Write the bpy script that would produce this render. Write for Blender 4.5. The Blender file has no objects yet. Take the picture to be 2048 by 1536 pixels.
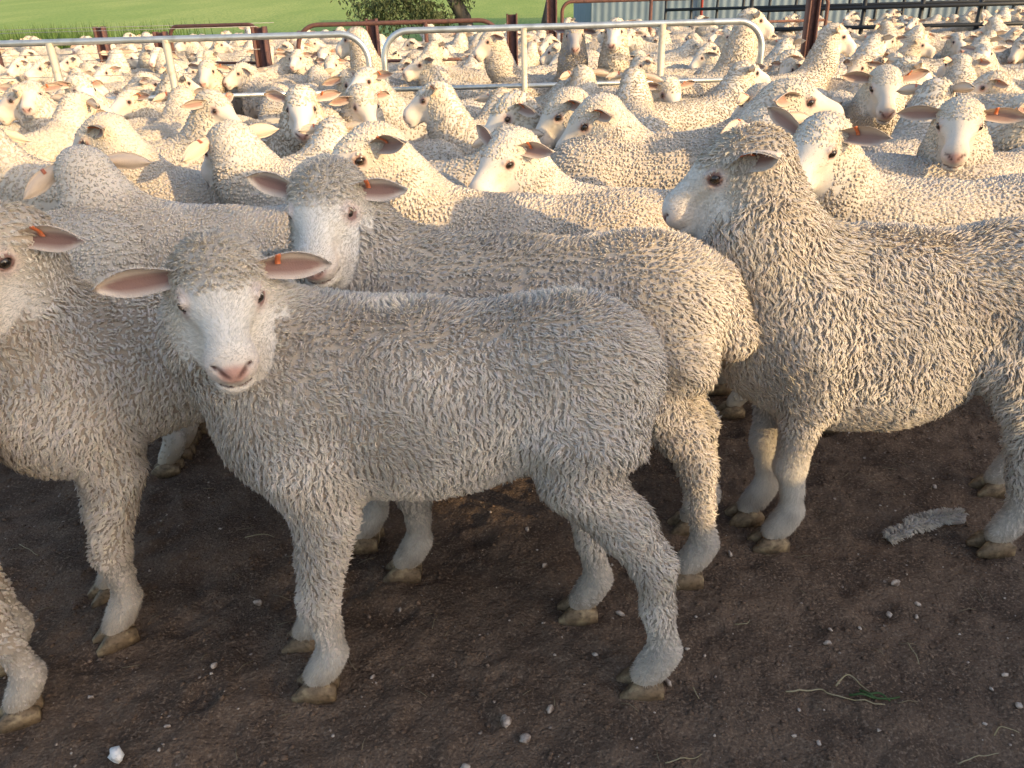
import bpy, math, random
import numpy as np
from mathutils import Vector, Matrix

# ------------------------------------------------------------------ camera, sky, sun, exposure
scene = bpy.context.scene
COL = scene.collection
CAM_H, PITCH, ROLL, FPX = 1.15, 25.6, -1.6, 1540.0
cam_d = bpy.data.cameras.new('camera')
cam_d.sensor_fit = 'HORIZONTAL'; cam_d.sensor_width = 36.0
cam_d.lens = FPX / 2048.0 * 36.0
cam_d.clip_start = 0.02; cam_d.clip_end = 3000
cam = bpy.data.objects.new('camera', cam_d); COL.objects.link(cam)
_rot = Matrix.Rotation(math.radians(90 - PITCH), 4, 'X') @ Matrix.Rotation(math.radians(ROLL), 4, 'Z')
cam.matrix_world = Matrix.Translation((0, 0, CAM_H)) @ _rot
scene.camera = cam

SUN_EL, SUN_AZ = 17.0, 128.0          # azimuth clockwise from +Y (straight ahead), so 128 = behind the camera's right shoulder
world = bpy.data.worlds.new('World'); scene.world = world; world.use_nodes = True
wn = world.node_tree; bg = wn.nodes['Background']
sky = wn.nodes.new('ShaderNodeTexSky'); sky.sky_type = 'NISHITA'; sky.sun_disc = False
sky.sun_elevation = math.radians(SUN_EL); sky.sun_rotation = math.radians(SUN_AZ)
sky.air_density = 1.0; sky.dust_density = 2.0; sky.ozone_density = 1.0
wn.links.new(sky.outputs[0], bg.inputs[0]); bg.inputs[1].default_value = 0.15
sun_d = bpy.data.lights.new('sun', 'SUN'); sun_d.energy = 2.05; sun_d.angle = math.radians(0.6); sun_d.color = (1.0, 0.735, 0.38)
sun = bpy.data.objects.new('sun', sun_d); COL.objects.link(sun)
_sv = Vector((math.sin(math.radians(SUN_AZ)) * math.cos(math.radians(SUN_EL)), math.cos(math.radians(SUN_AZ)) * math.cos(math.radians(SUN_EL)), math.sin(math.radians(SUN_EL))))
sun.rotation_euler = _sv.to_track_quat('Z', 'Y').to_euler(); sun.location = _sv * 30
vs = scene.view_settings
vs.view_transform = 'Standard'; vs.look = 'None'; vs.gamma = 1.0; vs.use_curve_mapping = False
vs.exposure = 1.26
vs.use_white_balance = True; vs.white_balance_temperature = 6500; vs.white_balance_tint = 12
cy = scene.cycles
cy.max_bounces = 6; cy.diffuse_bounces = 4; cy.glossy_bounces = 2; cy.transmission_bounces = 2; cy.transparent_max_bounces = 4
cy.caustics_reflective = False; cy.caustics_refractive = False

# ------------------------------------------------------------------ mesh helpers
def new_mesh(name, V, F=None, Q=None, mats=(), mat_idx=None, col=None, smooth=True):
    """V (n,3); F triangles (m,3); Q quads (k,4); col (n,3) point colours"""
    me = bpy.data.meshes.new(name)
    V = np.asarray(V, np.float32)
    nf = 0 if F is None else len(F); nq = 0 if Q is None else len(Q)
    me.vertices.add(len(V)); me.vertices.foreach_set('co', V.ravel())
    loops = []
    if nf: loops.append(np.asarray(F, np.int32).ravel())
    if nq: loops.append(np.asarray(Q, np.int32).ravel())
    loops = np.concatenate(loops)
    starts = np.concatenate([np.arange(nf) * 3, nf * 3 + np.arange(nq) * 4]).astype(np.int32)
    me.loops.add(len(loops)); me.loops.foreach_set('vertex_index', loops)
    me.polygons.add(nf + nq); me.polygons.foreach_set('loop_start', starts)
    try: me.polygons.foreach_set('loop_total', np.concatenate([np.full(nf, 3), np.full(nq, 4)]).astype(np.int32))
    except Exception: pass
    for m in mats: me.materials.append(m)
    if mat_idx is not None: me.polygons.foreach_set('material_index', np.asarray(mat_idx, np.int32))
    if smooth: me.polygons.foreach_set('use_smooth', np.ones(nf + nq, bool))
    me.update(calc_edges=True)
    if col is not None:
        a = me.color_attributes.new('Col', 'FLOAT_COLOR', 'POINT')
        c4 = np.ones((len(V), 4), np.float32); c4[:, :3] = col
        a.data.foreach_set('color', c4.ravel())
    return me

def link(name, me, parent=None, loc=None, rotz=None):
    o = bpy.data.objects.new(name, me); COL.objects.link(o)
    if parent is not None: o.parent = parent
    if loc is not None: o.location = loc
    if rotz is not None: o.rotation_euler = (0, 0, rotz)
    return o

def tag(o, label=None, cat=None, group=None, kind=None):
    if label: o['label'] = label
    if cat: o['category'] = cat
    if group: o['group'] = group
    if kind: o['kind'] = kind
    return o

class MB:
    """collects polygons of one mesh"""
    def __init__(s): s.V = []; s.T = []; s.Q = []; s.n = 0
    def add(s, V, T=None, Q=None):
        V = np.asarray(V, float)
        if T is not None and len(T): s.T.append(np.asarray(T) + s.n)
        if Q is not None and len(Q): s.Q.append(np.asarray(Q) + s.n)
        s.V.append(V); s.n += len(V); return s
    def box(s, c, d, rz=0.0):
        c = np.asarray(c, float); d = np.asarray(d, float) / 2
        P = np.array([[x, y, z] for x in (-1, 1) for y in (-1, 1) for z in (-1, 1)]) * d
        k, q = math.cos(rz), math.sin(rz)
        P = np.c_[P[:, 0] * k - P[:, 1] * q, P[:, 0] * q + P[:, 1] * k, P[:, 2]] + c
        return s.add(P, Q=[[0, 1, 3, 2], [4, 6, 7, 5], [0, 4, 5, 1], [2, 3, 7, 6], [0, 2, 6, 4], [1, 5, 7, 3]])
    def tube(s, pts, r, n=8, cap=True):
        pts = np.asarray(pts, float); m = len(pts)
        r = np.full(m, r) if np.isscalar(r) else np.asarray(r)
        t = np.gradient(pts, axis=0); t /= np.linalg.norm(t, axis=1)[:, None] + 1e-12
        ref = np.array([0, 0, 1.0]) if abs(t[0][2]) < 0.9 else np.array([1.0, 0, 0])
        a = np.cross(t[0], ref); a /= np.linalg.norm(a); A = [a]
        for i in range(1, m):
            a = A[-1] - t[i] * np.dot(A[-1], t[i]); a /= np.linalg.norm(a); A.append(a)
        A = np.array(A); B = np.cross(t, A)
        th = np.arange(n) * 2 * math.pi / n
        V = pts[:, None] + r[:, None, None] * (A[:, None] * np.cos(th)[None, :, None] + B[:, None] * np.sin(th)[None, :, None])
        V = V.reshape(-1, 3); Q = []
        for i in range(m - 1):
            for j in range(n):
                k = (j + 1) % n; Q.append([i * n + j, i * n + k, (i + 1) * n + k, (i + 1) * n + j])
        T = []
        if cap:
            V = np.vstack([V, pts[0], pts[-1]]); e0, e1 = m * n, m * n + 1
            for j in range(n):
                k = (j + 1) % n; T.append([e0, k, j]); T.append([e1, (m - 1) * n + j, (m - 1) * n + k])
        return s.add(V, T=T, Q=Q)
    def mesh(s, name, mats, smooth=True, col=None):
        return new_mesh(name, np.vstack(s.V), np.vstack(s.T) if s.T else None, np.vstack(s.Q) if s.Q else None, mats, smooth=smooth, col=col)

# ------------------------------------------------------------------ materials
def mat(name, color=(0.5, 0.5, 0.5), rough=0.8, metal=0.0, attr=None, noise=None, bump=None, spec=0.3, sheen=0.0, noise2=None, transl=0.0):
    m = bpy.data.materials.new(name); m.use_nodes = True
    nt = m.node_tree; b = nt.nodes['Principled BSDF']
    b.inputs['Roughness'].default_value = rough; b.inputs['Metallic'].default_value = metal
    b.inputs['Specular IOR Level'].default_value = spec
    if sheen: b.inputs['Sheen Weight'].default_value = sheen; b.inputs['Sheen Roughness'].default_value = 0.6
    tc = nt.nodes.new('ShaderNodeTexCoord')
    src = None
    if attr:
        a = nt.nodes.new('ShaderNodeVertexColor'); a.layer_name = attr; src = a.outputs['Color']
    rgb = nt.nodes.new('ShaderNodeRGB'); rgb.outputs[0].default_value = (*color, 1)
    if src is not None:
        mx = nt.nodes.new('ShaderNodeMix'); mx.data_type = 'RGBA'; mx.blend_type = 'MULTIPLY'; mx.inputs[0].default_value = 1
        nt.links.new(src, mx.inputs[6]); nt.links.new(rgb.outputs[0], mx.inputs[7]); src = mx.outputs[2]
    else: src = rgb.outputs[0]
    for nz in (noise, noise2):
        if not nz: continue
        scale, col2, lo, hi, *rest = nz
        n = nt.nodes.new('ShaderNodeTexNoise'); n.inputs['Scale'].default_value = scale; n.inputs['Detail'].default_value = 5
        if rest:
            mp = nt.nodes.new('ShaderNodeMapping'); mp.inputs['Scale'].default_value = rest[0]
            nt.links.new(tc.outputs['Object'], mp.inputs[0]); nt.links.new(mp.outputs[0], n.inputs['Vector'])
        else: nt.links.new(tc.outputs['Object'], n.inputs['Vector'])
        mr = nt.nodes.new('ShaderNodeMapRange'); mr.inputs[1].default_value = lo; mr.inputs[2].default_value = hi
        nt.links.new(n.outputs[0], mr.inputs[0])
        mx = nt.nodes.new('ShaderNodeMix'); mx.data_type = 'RGBA'
        nt.links.new(mr.outputs[0], mx.inputs[0]); nt.links.new(src, mx.inputs[6]); mx.inputs[7].default_value = (*col2, 1); src = mx.outputs[2]
    nt.links.new(src, b.inputs['Base Color'])
    if bump:
        scale, strength, dist = bump
        n = nt.nodes.new('ShaderNodeTexNoise'); n.inputs['Scale'].default_value = scale; n.inputs['Detail'].default_value = 6
        nt.links.new(tc.outputs['Object'], n.inputs['Vector'])
        bp = nt.nodes.new('ShaderNodeBump'); bp.inputs['Strength'].default_value = strength; bp.inputs['Distance'].default_value = dist
        nt.links.new(n.outputs[0], bp.inputs['Height']); nt.links.new(bp.outputs[0], b.inputs['Normal'])
    if transl:
        tr = nt.nodes.new('ShaderNodeBsdfTranslucent'); nt.links.new(src, tr.inputs[0])
        ms = nt.nodes.new('ShaderNodeMixShader'); ms.inputs[0].default_value = transl
        nt.links.new(b.outputs[0], ms.inputs[1]); nt.links.new(tr.outputs[0], ms.inputs[2])
        nt.links.new(ms.outputs[0], nt.nodes['Material Output'].inputs[0])
    return m

M_WOOL = mat('wool', (0.66, 0.585, 0.50), 0.95, attr='Col', spec=0.05, transl=0.12)
M_SKIN = mat('short_hair_skin', (1, 1, 1), 0.8, attr='Col', spec=0.15, bump=(420, 0.35, 0.002))
def vary(m, lo, hi, hue):
    nt = m.node_tree; b = nt.nodes['Principled BSDF']; src = b.inputs['Base Color'].links[0].from_socket
    oi = nt.nodes.new('ShaderNodeObjectInfo'); mr = nt.nodes.new('ShaderNodeMapRange'); mr.inputs[3].default_value = lo; mr.inputs[4].default_value = hi
    nt.links.new(oi.outputs['Random'], mr.inputs[0])
    cr = nt.nodes.new('ShaderNodeMix'); cr.data_type = 'RGBA'; cr.inputs[6].default_value = (1, 1, 1, 1); cr.inputs[7].default_value = (*hue, 1)
    m2 = nt.nodes.new('ShaderNodeMath'); m2.operation = 'FRACT'; m3 = nt.nodes.new('ShaderNodeMath'); m3.operation = 'MULTIPLY'; m3.inputs[1].default_value = 37.7
    nt.links.new(oi.outputs['Random'], m3.inputs[0]); nt.links.new(m3.outputs[0], m2.inputs[0]); nt.links.new(m2.outputs[0], cr.inputs[0])
    a = nt.nodes.new('ShaderNodeMix'); a.data_type = 'RGBA'; a.blend_type = 'MULTIPLY'; a.inputs[0].default_value = 1
    nt.links.new(src, a.inputs[6]); nt.links.new(cr.outputs[2], a.inputs[7])
    v = nt.nodes.new('ShaderNodeVectorMath'); v.operation = 'SCALE'; nt.links.new(a.outputs[2], v.inputs[0]); nt.links.new(mr.outputs[0], v.inputs['Scale'])
    for l in list(src.links): 
        if l.to_node not in (a,): to = l.to_socket; nt.links.new(v.outputs[0], to)
vary(M_WOOL, 0.90, 1.06, (1.0, 0.975, 0.93)); vary(M_SKIN, 0.92, 1.04, (1.0, 0.94, 0.88))
M_FUR = mat('short_hair', (1, 1, 1), 0.85, attr='Col', spec=0.1, transl=0.2)
M_EYE = mat('eye_gloss', (1, 1, 1), 0.06, attr='Col', spec=0.6)
M_TAG = mat('orange_plastic', (0.66, 0.18, 0.065), 0.45, spec=0.4, noise=(90, (0.6, 0.13, 0.04), 0.5, 0.8))
M_HOOF = mat('hoof_horn', (0.21, 0.145, 0.085), 0.65, noise=(120, (0.10, 0.07, 0.04), 0.45, 0.7), noise2=(45, (0.40, 0.30, 0.17), 0.52, 0.72), bump=(200, 0.5, 0.002))

# ------------------------------------------------------------------ signed distance building blocks
def _ell(p, c, r):
    q = (p - c) / r
    k0 = np.sqrt((q * q).sum(1)); k1 = np.sqrt(((q / r) ** 2).sum(1)) + 1e-9
    return k0 * (k0 - 1.0) / k1
def _cone(p, a, b, ra, rb):
    a = np.asarray(a, float); b = np.asarray(b, float)
    d = b - a; t = np.clip(((p - a) @ d) / (d @ d), 0, 1)
    return np.linalg.norm(p - (a + t[:, None] * d), axis=1) - (ra + (rb - ra) * t)
def _smin(a, b, k):
    h = np.clip(0.5 + 0.5 * (b - a) / k, 0, 1)
    return b + (a - b) * h - k * h * (1 - h)
def _smax(a, b, k): return -_smin(-a, -b, k)

def euler_mat(yaw, pitch, roll=0.0):
    """columns: forward, left, up of a frame turned yaw (left +), pitched (nose up +) and rolled"""
    y, p, r = map(math.radians, (yaw, pitch, roll))
    Rz = np.array([[math.cos(y), -math.sin(y), 0], [math.sin(y), math.cos(y), 0], [0, 0, 1]])
    Ry = np.array([[math.cos(p), 0, -math.sin(p)], [0, 1, 0], [math.sin(p), 0, math.cos(p)]])
    Rx = np.array([[1, 0, 0], [0, math.cos(r), -math.sin(r)], [0, math.sin(r), math.cos(r)]])
    return Rz @ Ry @ Rx

EYE_C = np.array([0.036, 0.0560, 0.013])
EYE_AX = np.array([0.42, 0.90, 0.08]); EYE_AX = EYE_AX / np.linalg.norm(EYE_AX)

def head_sdf(q, P):
    """q in head frame: x along the face to the nose, y left, z up"""
    y = np.abs(q[:, 1]); qs = np.c_[q[:, 0], y, q[:, 2]]
    d = _ell(qs, (-0.018, 0, 0.012), (0.078, 0.064, 0.060))
    d = _smin(d, _ell(qs, (0.030, 0, 0.006), (0.058, 0.061, 0.048)), 0.02)
    d = _smin(d, _cone(qs, (0.03, 0, 0.012), (0.132, 0, -0.006), 0.044, 0.031), 0.02)
    d = _smin(d, _ell(qs, (0.0, 0, -0.030), (0.075, 0.055, 0.060)), 0.02)
    d = _smin(d, _cone(qs, (-0.01, 0, -0.05), (0.12, 0, -0.052), 0.043, 0.026), 0.025)
    d = _smin(d, _ell(qs, (0.142, 0, -0.026), (0.037, 0.0415, 0.039)), 0.016)
    d = _smin(d, _ell(qs, (0.146, 0, -0.064), (0.027, 0.031, 0.019)), 0.010)
    if P['lod'] < 2:
        d = _smax(d, -(np.linalg.norm(qs - (EYE_C + EYE_AX * 0.008), axis=1) - 0.0165), 0.006)
        w = qs - (EYE_C + EYE_AX * 0.0045); ax = w @ EYE_AX; rad = w - ax[:, None] * EYE_AX
        rad[:, 2] *= P['lid']
        ring = np.sqrt((np.linalg.norm(rad, axis=1) - 0.0165) ** 2 + ax ** 2) - 0.0036
        d = _smin(d, ring, 0.004)
        d = _smin(d, _cone(qs, EYE_C + np.array([-0.012, 0.003, 0.016]), EYE_C + np.array([0.014, 0.001, 0.015]), 0.0065, 0.005), 0.01)   # brow
        d = _smax(d, -_cone(qs, (0.058, 0.053, -0.004), (0.074, 0.044, -0.018), 0.0030, 0.002), 0.006)   # tear groove
        d = _smax(d, -_cone(qs, (0.182, 0.0070, -0.028), (0.171, 0.0245, -0.010), 0.0034, 0.0048), 0.005)   # nostril
        d = _smax(d, -_cone(qs, (0.171, 0.0245, -0.010), (0.160, 0.028, -0.013), 0.004, 0.002), 0.004)
        d = _smax(d, -_cone(qs, (0.183, 0, -0.030), (0.174, 0, -0.058), 0.0022, 0.0022), 0.004)             # philtrum
        m = np.minimum(_cone(qs, (0.174, 0, -0.056), (0.157, 0.031, -0.055), 0.0026, 0.0024), _cone(qs, (0.157, 0.031, -0.055), (0.118, 0.0395, -0.054), 0.0026, 0.0016))
        d = _smax(d, -m, 0.004)
    return d

def leg_joints(P):
    """joint chains of the four legs from the foot positions; order front left, front right, rear left, rear right"""
    out = []
    for i, (fx, fy, lift) in enumerate(P['feet']):
        s = 1 if i % 2 == 0 else -1; s2 = P['bw']
        if i < 2:
            top = (0.215, s * 0.075 * s2, 0.49); elb = (0.20, s * 0.085 * s2, 0.385)
            kx = fx * 0.72 + 0.235 * 0.28 + P.get('knee', 0.0); knee = (kx - 0.012, fy * 0.8 + s * 0.08 * 0.2, 0.205 + lift)
            fet = (fx - 0.027, fy, 0.088 + lift); toe = (fx + 0.008, fy, 0.032 + lift)
            out.append([(top, .085), (elb, .049), (knee, .0310), ((knee[0] * .5 + fet[0] * .5 - .004, (knee[1] + fet[1]) / 2, (knee[2] + fet[2]) / 2), .0215), (fet, .0240), ((fx - .010, fy, 0.058 + lift), .0240), (toe, .0265)])
        else:
            hip = (-0.235, s * 0.07 * s2, 0.50); stf = (-0.205 + (fx + 0.3) * 0.35, s * 0.088 * s2, 0.455)
            hock = (fx + 0.004, fy * 0.85 + s * 0.08 * 0.15, 0.285 + lift)
            mid = (stf[0] * .42 + hock[0] * .58 - .006, stf[1] * .5 + hock[1] * .5, 0.360 + lift)
            fet = (fx - 0.027, fy, 0.092 + lift); toe = (fx + 0.008, fy, 0.032 + lift)
            out.append([(hip, .108), (stf, .058), (mid, .043), (hock, .0325), ((hock[0] * .5 + fet[0] * .5 + .002, (hock[1] + fet[1]) / 2, (hock[2] + fet[2]) / 2), .0240), (fet, .0250), ((fx - .010, fy, 0.060 + lift), .0245), (toe, .0265)])
    return out

def body_sdf(p, P):
    bw, bh = P['bw'], P['belly']
    dz = P['zb']
    q = p - np.array([0, 0, dz])
    d = _ell(q, (0.06, 0, 0.560 - bh * 0.5), (0.30, 0.142 * bw, 0.150 + bh * 0.5))
    d = _smin(d, _ell(q, (-0.215, 0, 0.570), (0.165, 0.130 * bw, 0.142)), 0.07)
    d = _smin(d, _ell(q, (0.215, 0, 0.550), (0.155, 0.125 * bw, 0.162)), 0.06)
    d = _smin(d, _ell(q, (0.275, 0, 0.480), (0.090, 0.085 * bw, 0.100)), 0.06)
    if P['tail'] > 0:
        L = P['tail']
        d = _smin(d, _cone(q, (-0.350, 0, 0.62), (-0.395, 0, 0.60 - L), 0.040, 0.046), 0.030)
    n0 = np.array([0.235, 0, 0.575 + dz]); hc = P['hc']; back = hc - P['R'][:, 0] * 0.045 - P['R'][:, 2] * 0.015
    n1 = n0 * 0.45 + back * 0.55 + np.array([0.035, 0, 0.0]) + P['neck_off']
    thr = hc - P['R'][:, 0] * 0.03 - P['R'][:, 2] * 0.045
    d = _smin(d, _cone(p, n0, n1, 0.122, 0.096 * P['nk']), 0.06)
    d = _smin(d, _cone(p, n1, back, 0.100 * P['nk'], 0.072), 0.04)
    d = _smin(d, _cone(p, n1 - np.array([0, 0, 0.04]), thr, 0.085 * P['nk'], 0.052), 0.04)
    if P['legs']:
        for ch in leg_joints(P):
            dl = None
            for (a, ra), (b, rb) in zip(ch[:-1], ch[1:]):
                c = _cone(p, a, b, ra, rb); dl = c if dl is None else _smin(dl, c, 0.022)
            d = _smin(d, dl, 0.035)
    return d

def full_sdf(p, P):
    d = body_sdf(p, P)
    q = (p - P['hc']) @ P['R'] / P['hs']
    return _smin(d, head_sdf(q, P) * P['hs'], 0.022)

def surface_net(f, lo, hi, h):
    lo = np.asarray(lo, float); n = np.ceil((np.asarray(hi) - lo) / h).astype(int) + 1
    c = 4; nc = (n + c - 1) // c + 1
    cg = np.stack(np.meshgrid(*[lo[i] + (np.arange(nc[i]) * c) * h for i in range(3)], indexing='ij'), -1)
    dc = f(cg.reshape(-1, 3)).reshape(nc)
    D = np.repeat(np.repeat(np.repeat(dc, c, 0), c, 1), c, 2)[c // 2:, c // 2:, c // 2:]
    n = np.minimum(n, np.array(D.shape)); D = D[:n[0], :n[1], :n[2]].copy()
    idx = np.argwhere(np.abs(D) < h * c * 2.2)
    D[idx[:, 0], idx[:, 1], idx[:, 2]] = f(lo + idx * h)
    S = D < 0
    cnt = sum(S[a:n[0] - 1 + a, b:n[1] - 1 + b, e:n[2] - 1 + e].astype(np.int8) for a in (0, 1) for b in (0, 1) for e in (0, 1))
    cells = np.argwhere((cnt > 0) & (cnt < 8))
    acc = np.zeros((len(cells), 3)); num = np.zeros(len(cells))
    corners = [(a, b, e) for a in (0, 1) for b in (0, 1) for e in (0, 1)]
    for A in corners:
        for ax in range(3):
            if A[ax]: continue
            B = list(A); B[ax] = 1
            ia = cells + A; ib = cells + B
            va = D[ia[:, 0], ia[:, 1], ia[:, 2]]; vb = D[ib[:, 0], ib[:, 1], ib[:, 2]]
            m = (va < 0) != (vb < 0); t = np.where(m, va / (va - vb + 1e-12), 0)
            pt = np.array(A, float)[None].repeat(len(cells), 0); pt[:, ax] += t
            acc += pt * m[:, None]; num += m
    V = lo + (cells + acc / num[:, None]) * h
    I = np.full(n, -1, np.int64); I[cells[:, 0], cells[:, 1], cells[:, 2]] = np.arange(len(cells))
    Q = []
    for ax in range(3):
        u, v = (ax + 1) % 3, (ax + 2) % 3
        sl0 = [slice(None)] * 3; sl1 = [slice(None)] * 3
        sl0[ax] = slice(0, n[ax] - 1); sl1[ax] = slice(1, n[ax])
        ch = S[tuple(sl0)] != S[tuple(sl1)]
        e = np.argwhere(ch); e = e[(e[:, u] > 0) & (e[:, v] > 0) & (e[:, u] < n[u] - 1) & (e[:, v] < n[v] - 1)]
        if not len(e): continue
        def cid(du, dv):
            k = e.copy(); k[:, u] -= du; k[:, v] -= dv
            return I[k[:, 0], k[:, 1], k[:, 2]]
        q = np.stack([cid(1, 1), cid(0, 1), cid(0, 0), cid(1, 0)], 1)
        flip = ~S[e[:, 0], e[:, 1], e[:, 2]]
        q[flip] = q[flip][:, ::-1]
        Q.append(q)
    Q = np.vstack(Q); Q = Q[(Q >= 0).all(1)]
    return V, Q

def sub_mesh(V, Q, keep):
    Q = Q[keep]; used = np.unique(Q); m = np.full(len(V), -1); m[used] = np.arange(len(used))
    return V[used], m[Q]

class Waves:
    """cheap smooth 3D noise: a few random sine waves"""
    def __init__(s, rng, scale, n=7):
        s.k = rng.normal(size=(n, 3)) * scale; s.ph = rng.uniform(0, 6.28, n); s.n = n
    def __call__(s, p): return np.sin(p @ s.k.T + s.ph).sum(1) / math.sqrt(s.n) 

def grad_normals(f, p, e=0.004):
    g = np.empty_like(p)
    for i in range(3):
        a = p.copy(); b = p.copy(); a[:, i] += e; b[:, i] -= e
        g[:, i] = f(a) - f(b)
    return g / (np.linalg.norm(g, axis=1)[:, None] + 1e-9)

def wool_length(p, P):
    """0 on bare skin; else length of the wool staple at this point, in metres"""
    q = (p - P['hc']) @ P['R'] / P['hs']
    L = np.full(len(p), P['wool'])
    hd = np.linalg.norm((q - np.array([0.03, 0, -0.02])) / np.array([1, 0.8, 0.8]), axis=1)
    # face mask: bare beyond a line over the brow and down the cheek
    brow = 0.060 - 1.1 * np.clip(np.abs(q[:, 1]) - 0.028, 0, 1)
    cheek = 0.036 + 0.25 * np.clip(-q[:, 2] - 0.02, 0, 0.1)
    t = np.clip((q[:, 2] - 0.0) / 0.03, 0, 1)
    edge = cheek * (1 - t) + brow * t
    face = q[:, 0] - edge
    eye = np.linalg.norm((np.c_[q[:, 0], np.abs(q[:, 1]), q[:, 2]] - EYE_C) / np.array([1.25, 1, 1]), axis=1)
    lat = np.sqrt(q[:, 1] ** 2 + ((q[:, 2] + 0.02) / 1.1) ** 2)
    near = (hd < 0.19) & (lat < 0.077) & (q[:, 0] > -0.02)
    bare = near & ((face > 0) | (eye < 0.027))
    short = np.clip(-face / 0.055, 0.0, 1)
    topw = np.clip((q[:, 2] - 0.005) / 0.03, 0, 1)
    Lh = 0.0085 + (min(P['wool'], 0.020) * (0.70 + 0.05 * topw) - 0.0085) * np.clip(short * (1 + 1.2 * topw), 0, 1)
    L = np.where((hd < 0.19) & (lat < 0.105) & ((face < 0.012) | (lat < 0.080)), np.minimum(L, Lh), L)
    L = np.where((hd >= 0.19) & (hd < 0.24), L * (0.72 + 0.28 * (hd - 0.19) / 0.05), L)
    L[bare] = 0
    # legs
    front = p[:, 0] > 0.02
    z0 = np.where(front, P['fz'], P['rz'])
    lt = np.clip((p[:, 2] - z0) / 0.215, 0, 1)
    L = np.where(p[:, 2] < z0, 0, np.where(p[:, 2] < 0.345, np.minimum(L, 0.0085 + (P['wool'] - 0.0085) * lt ** 1.3), L))
    return L

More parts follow.
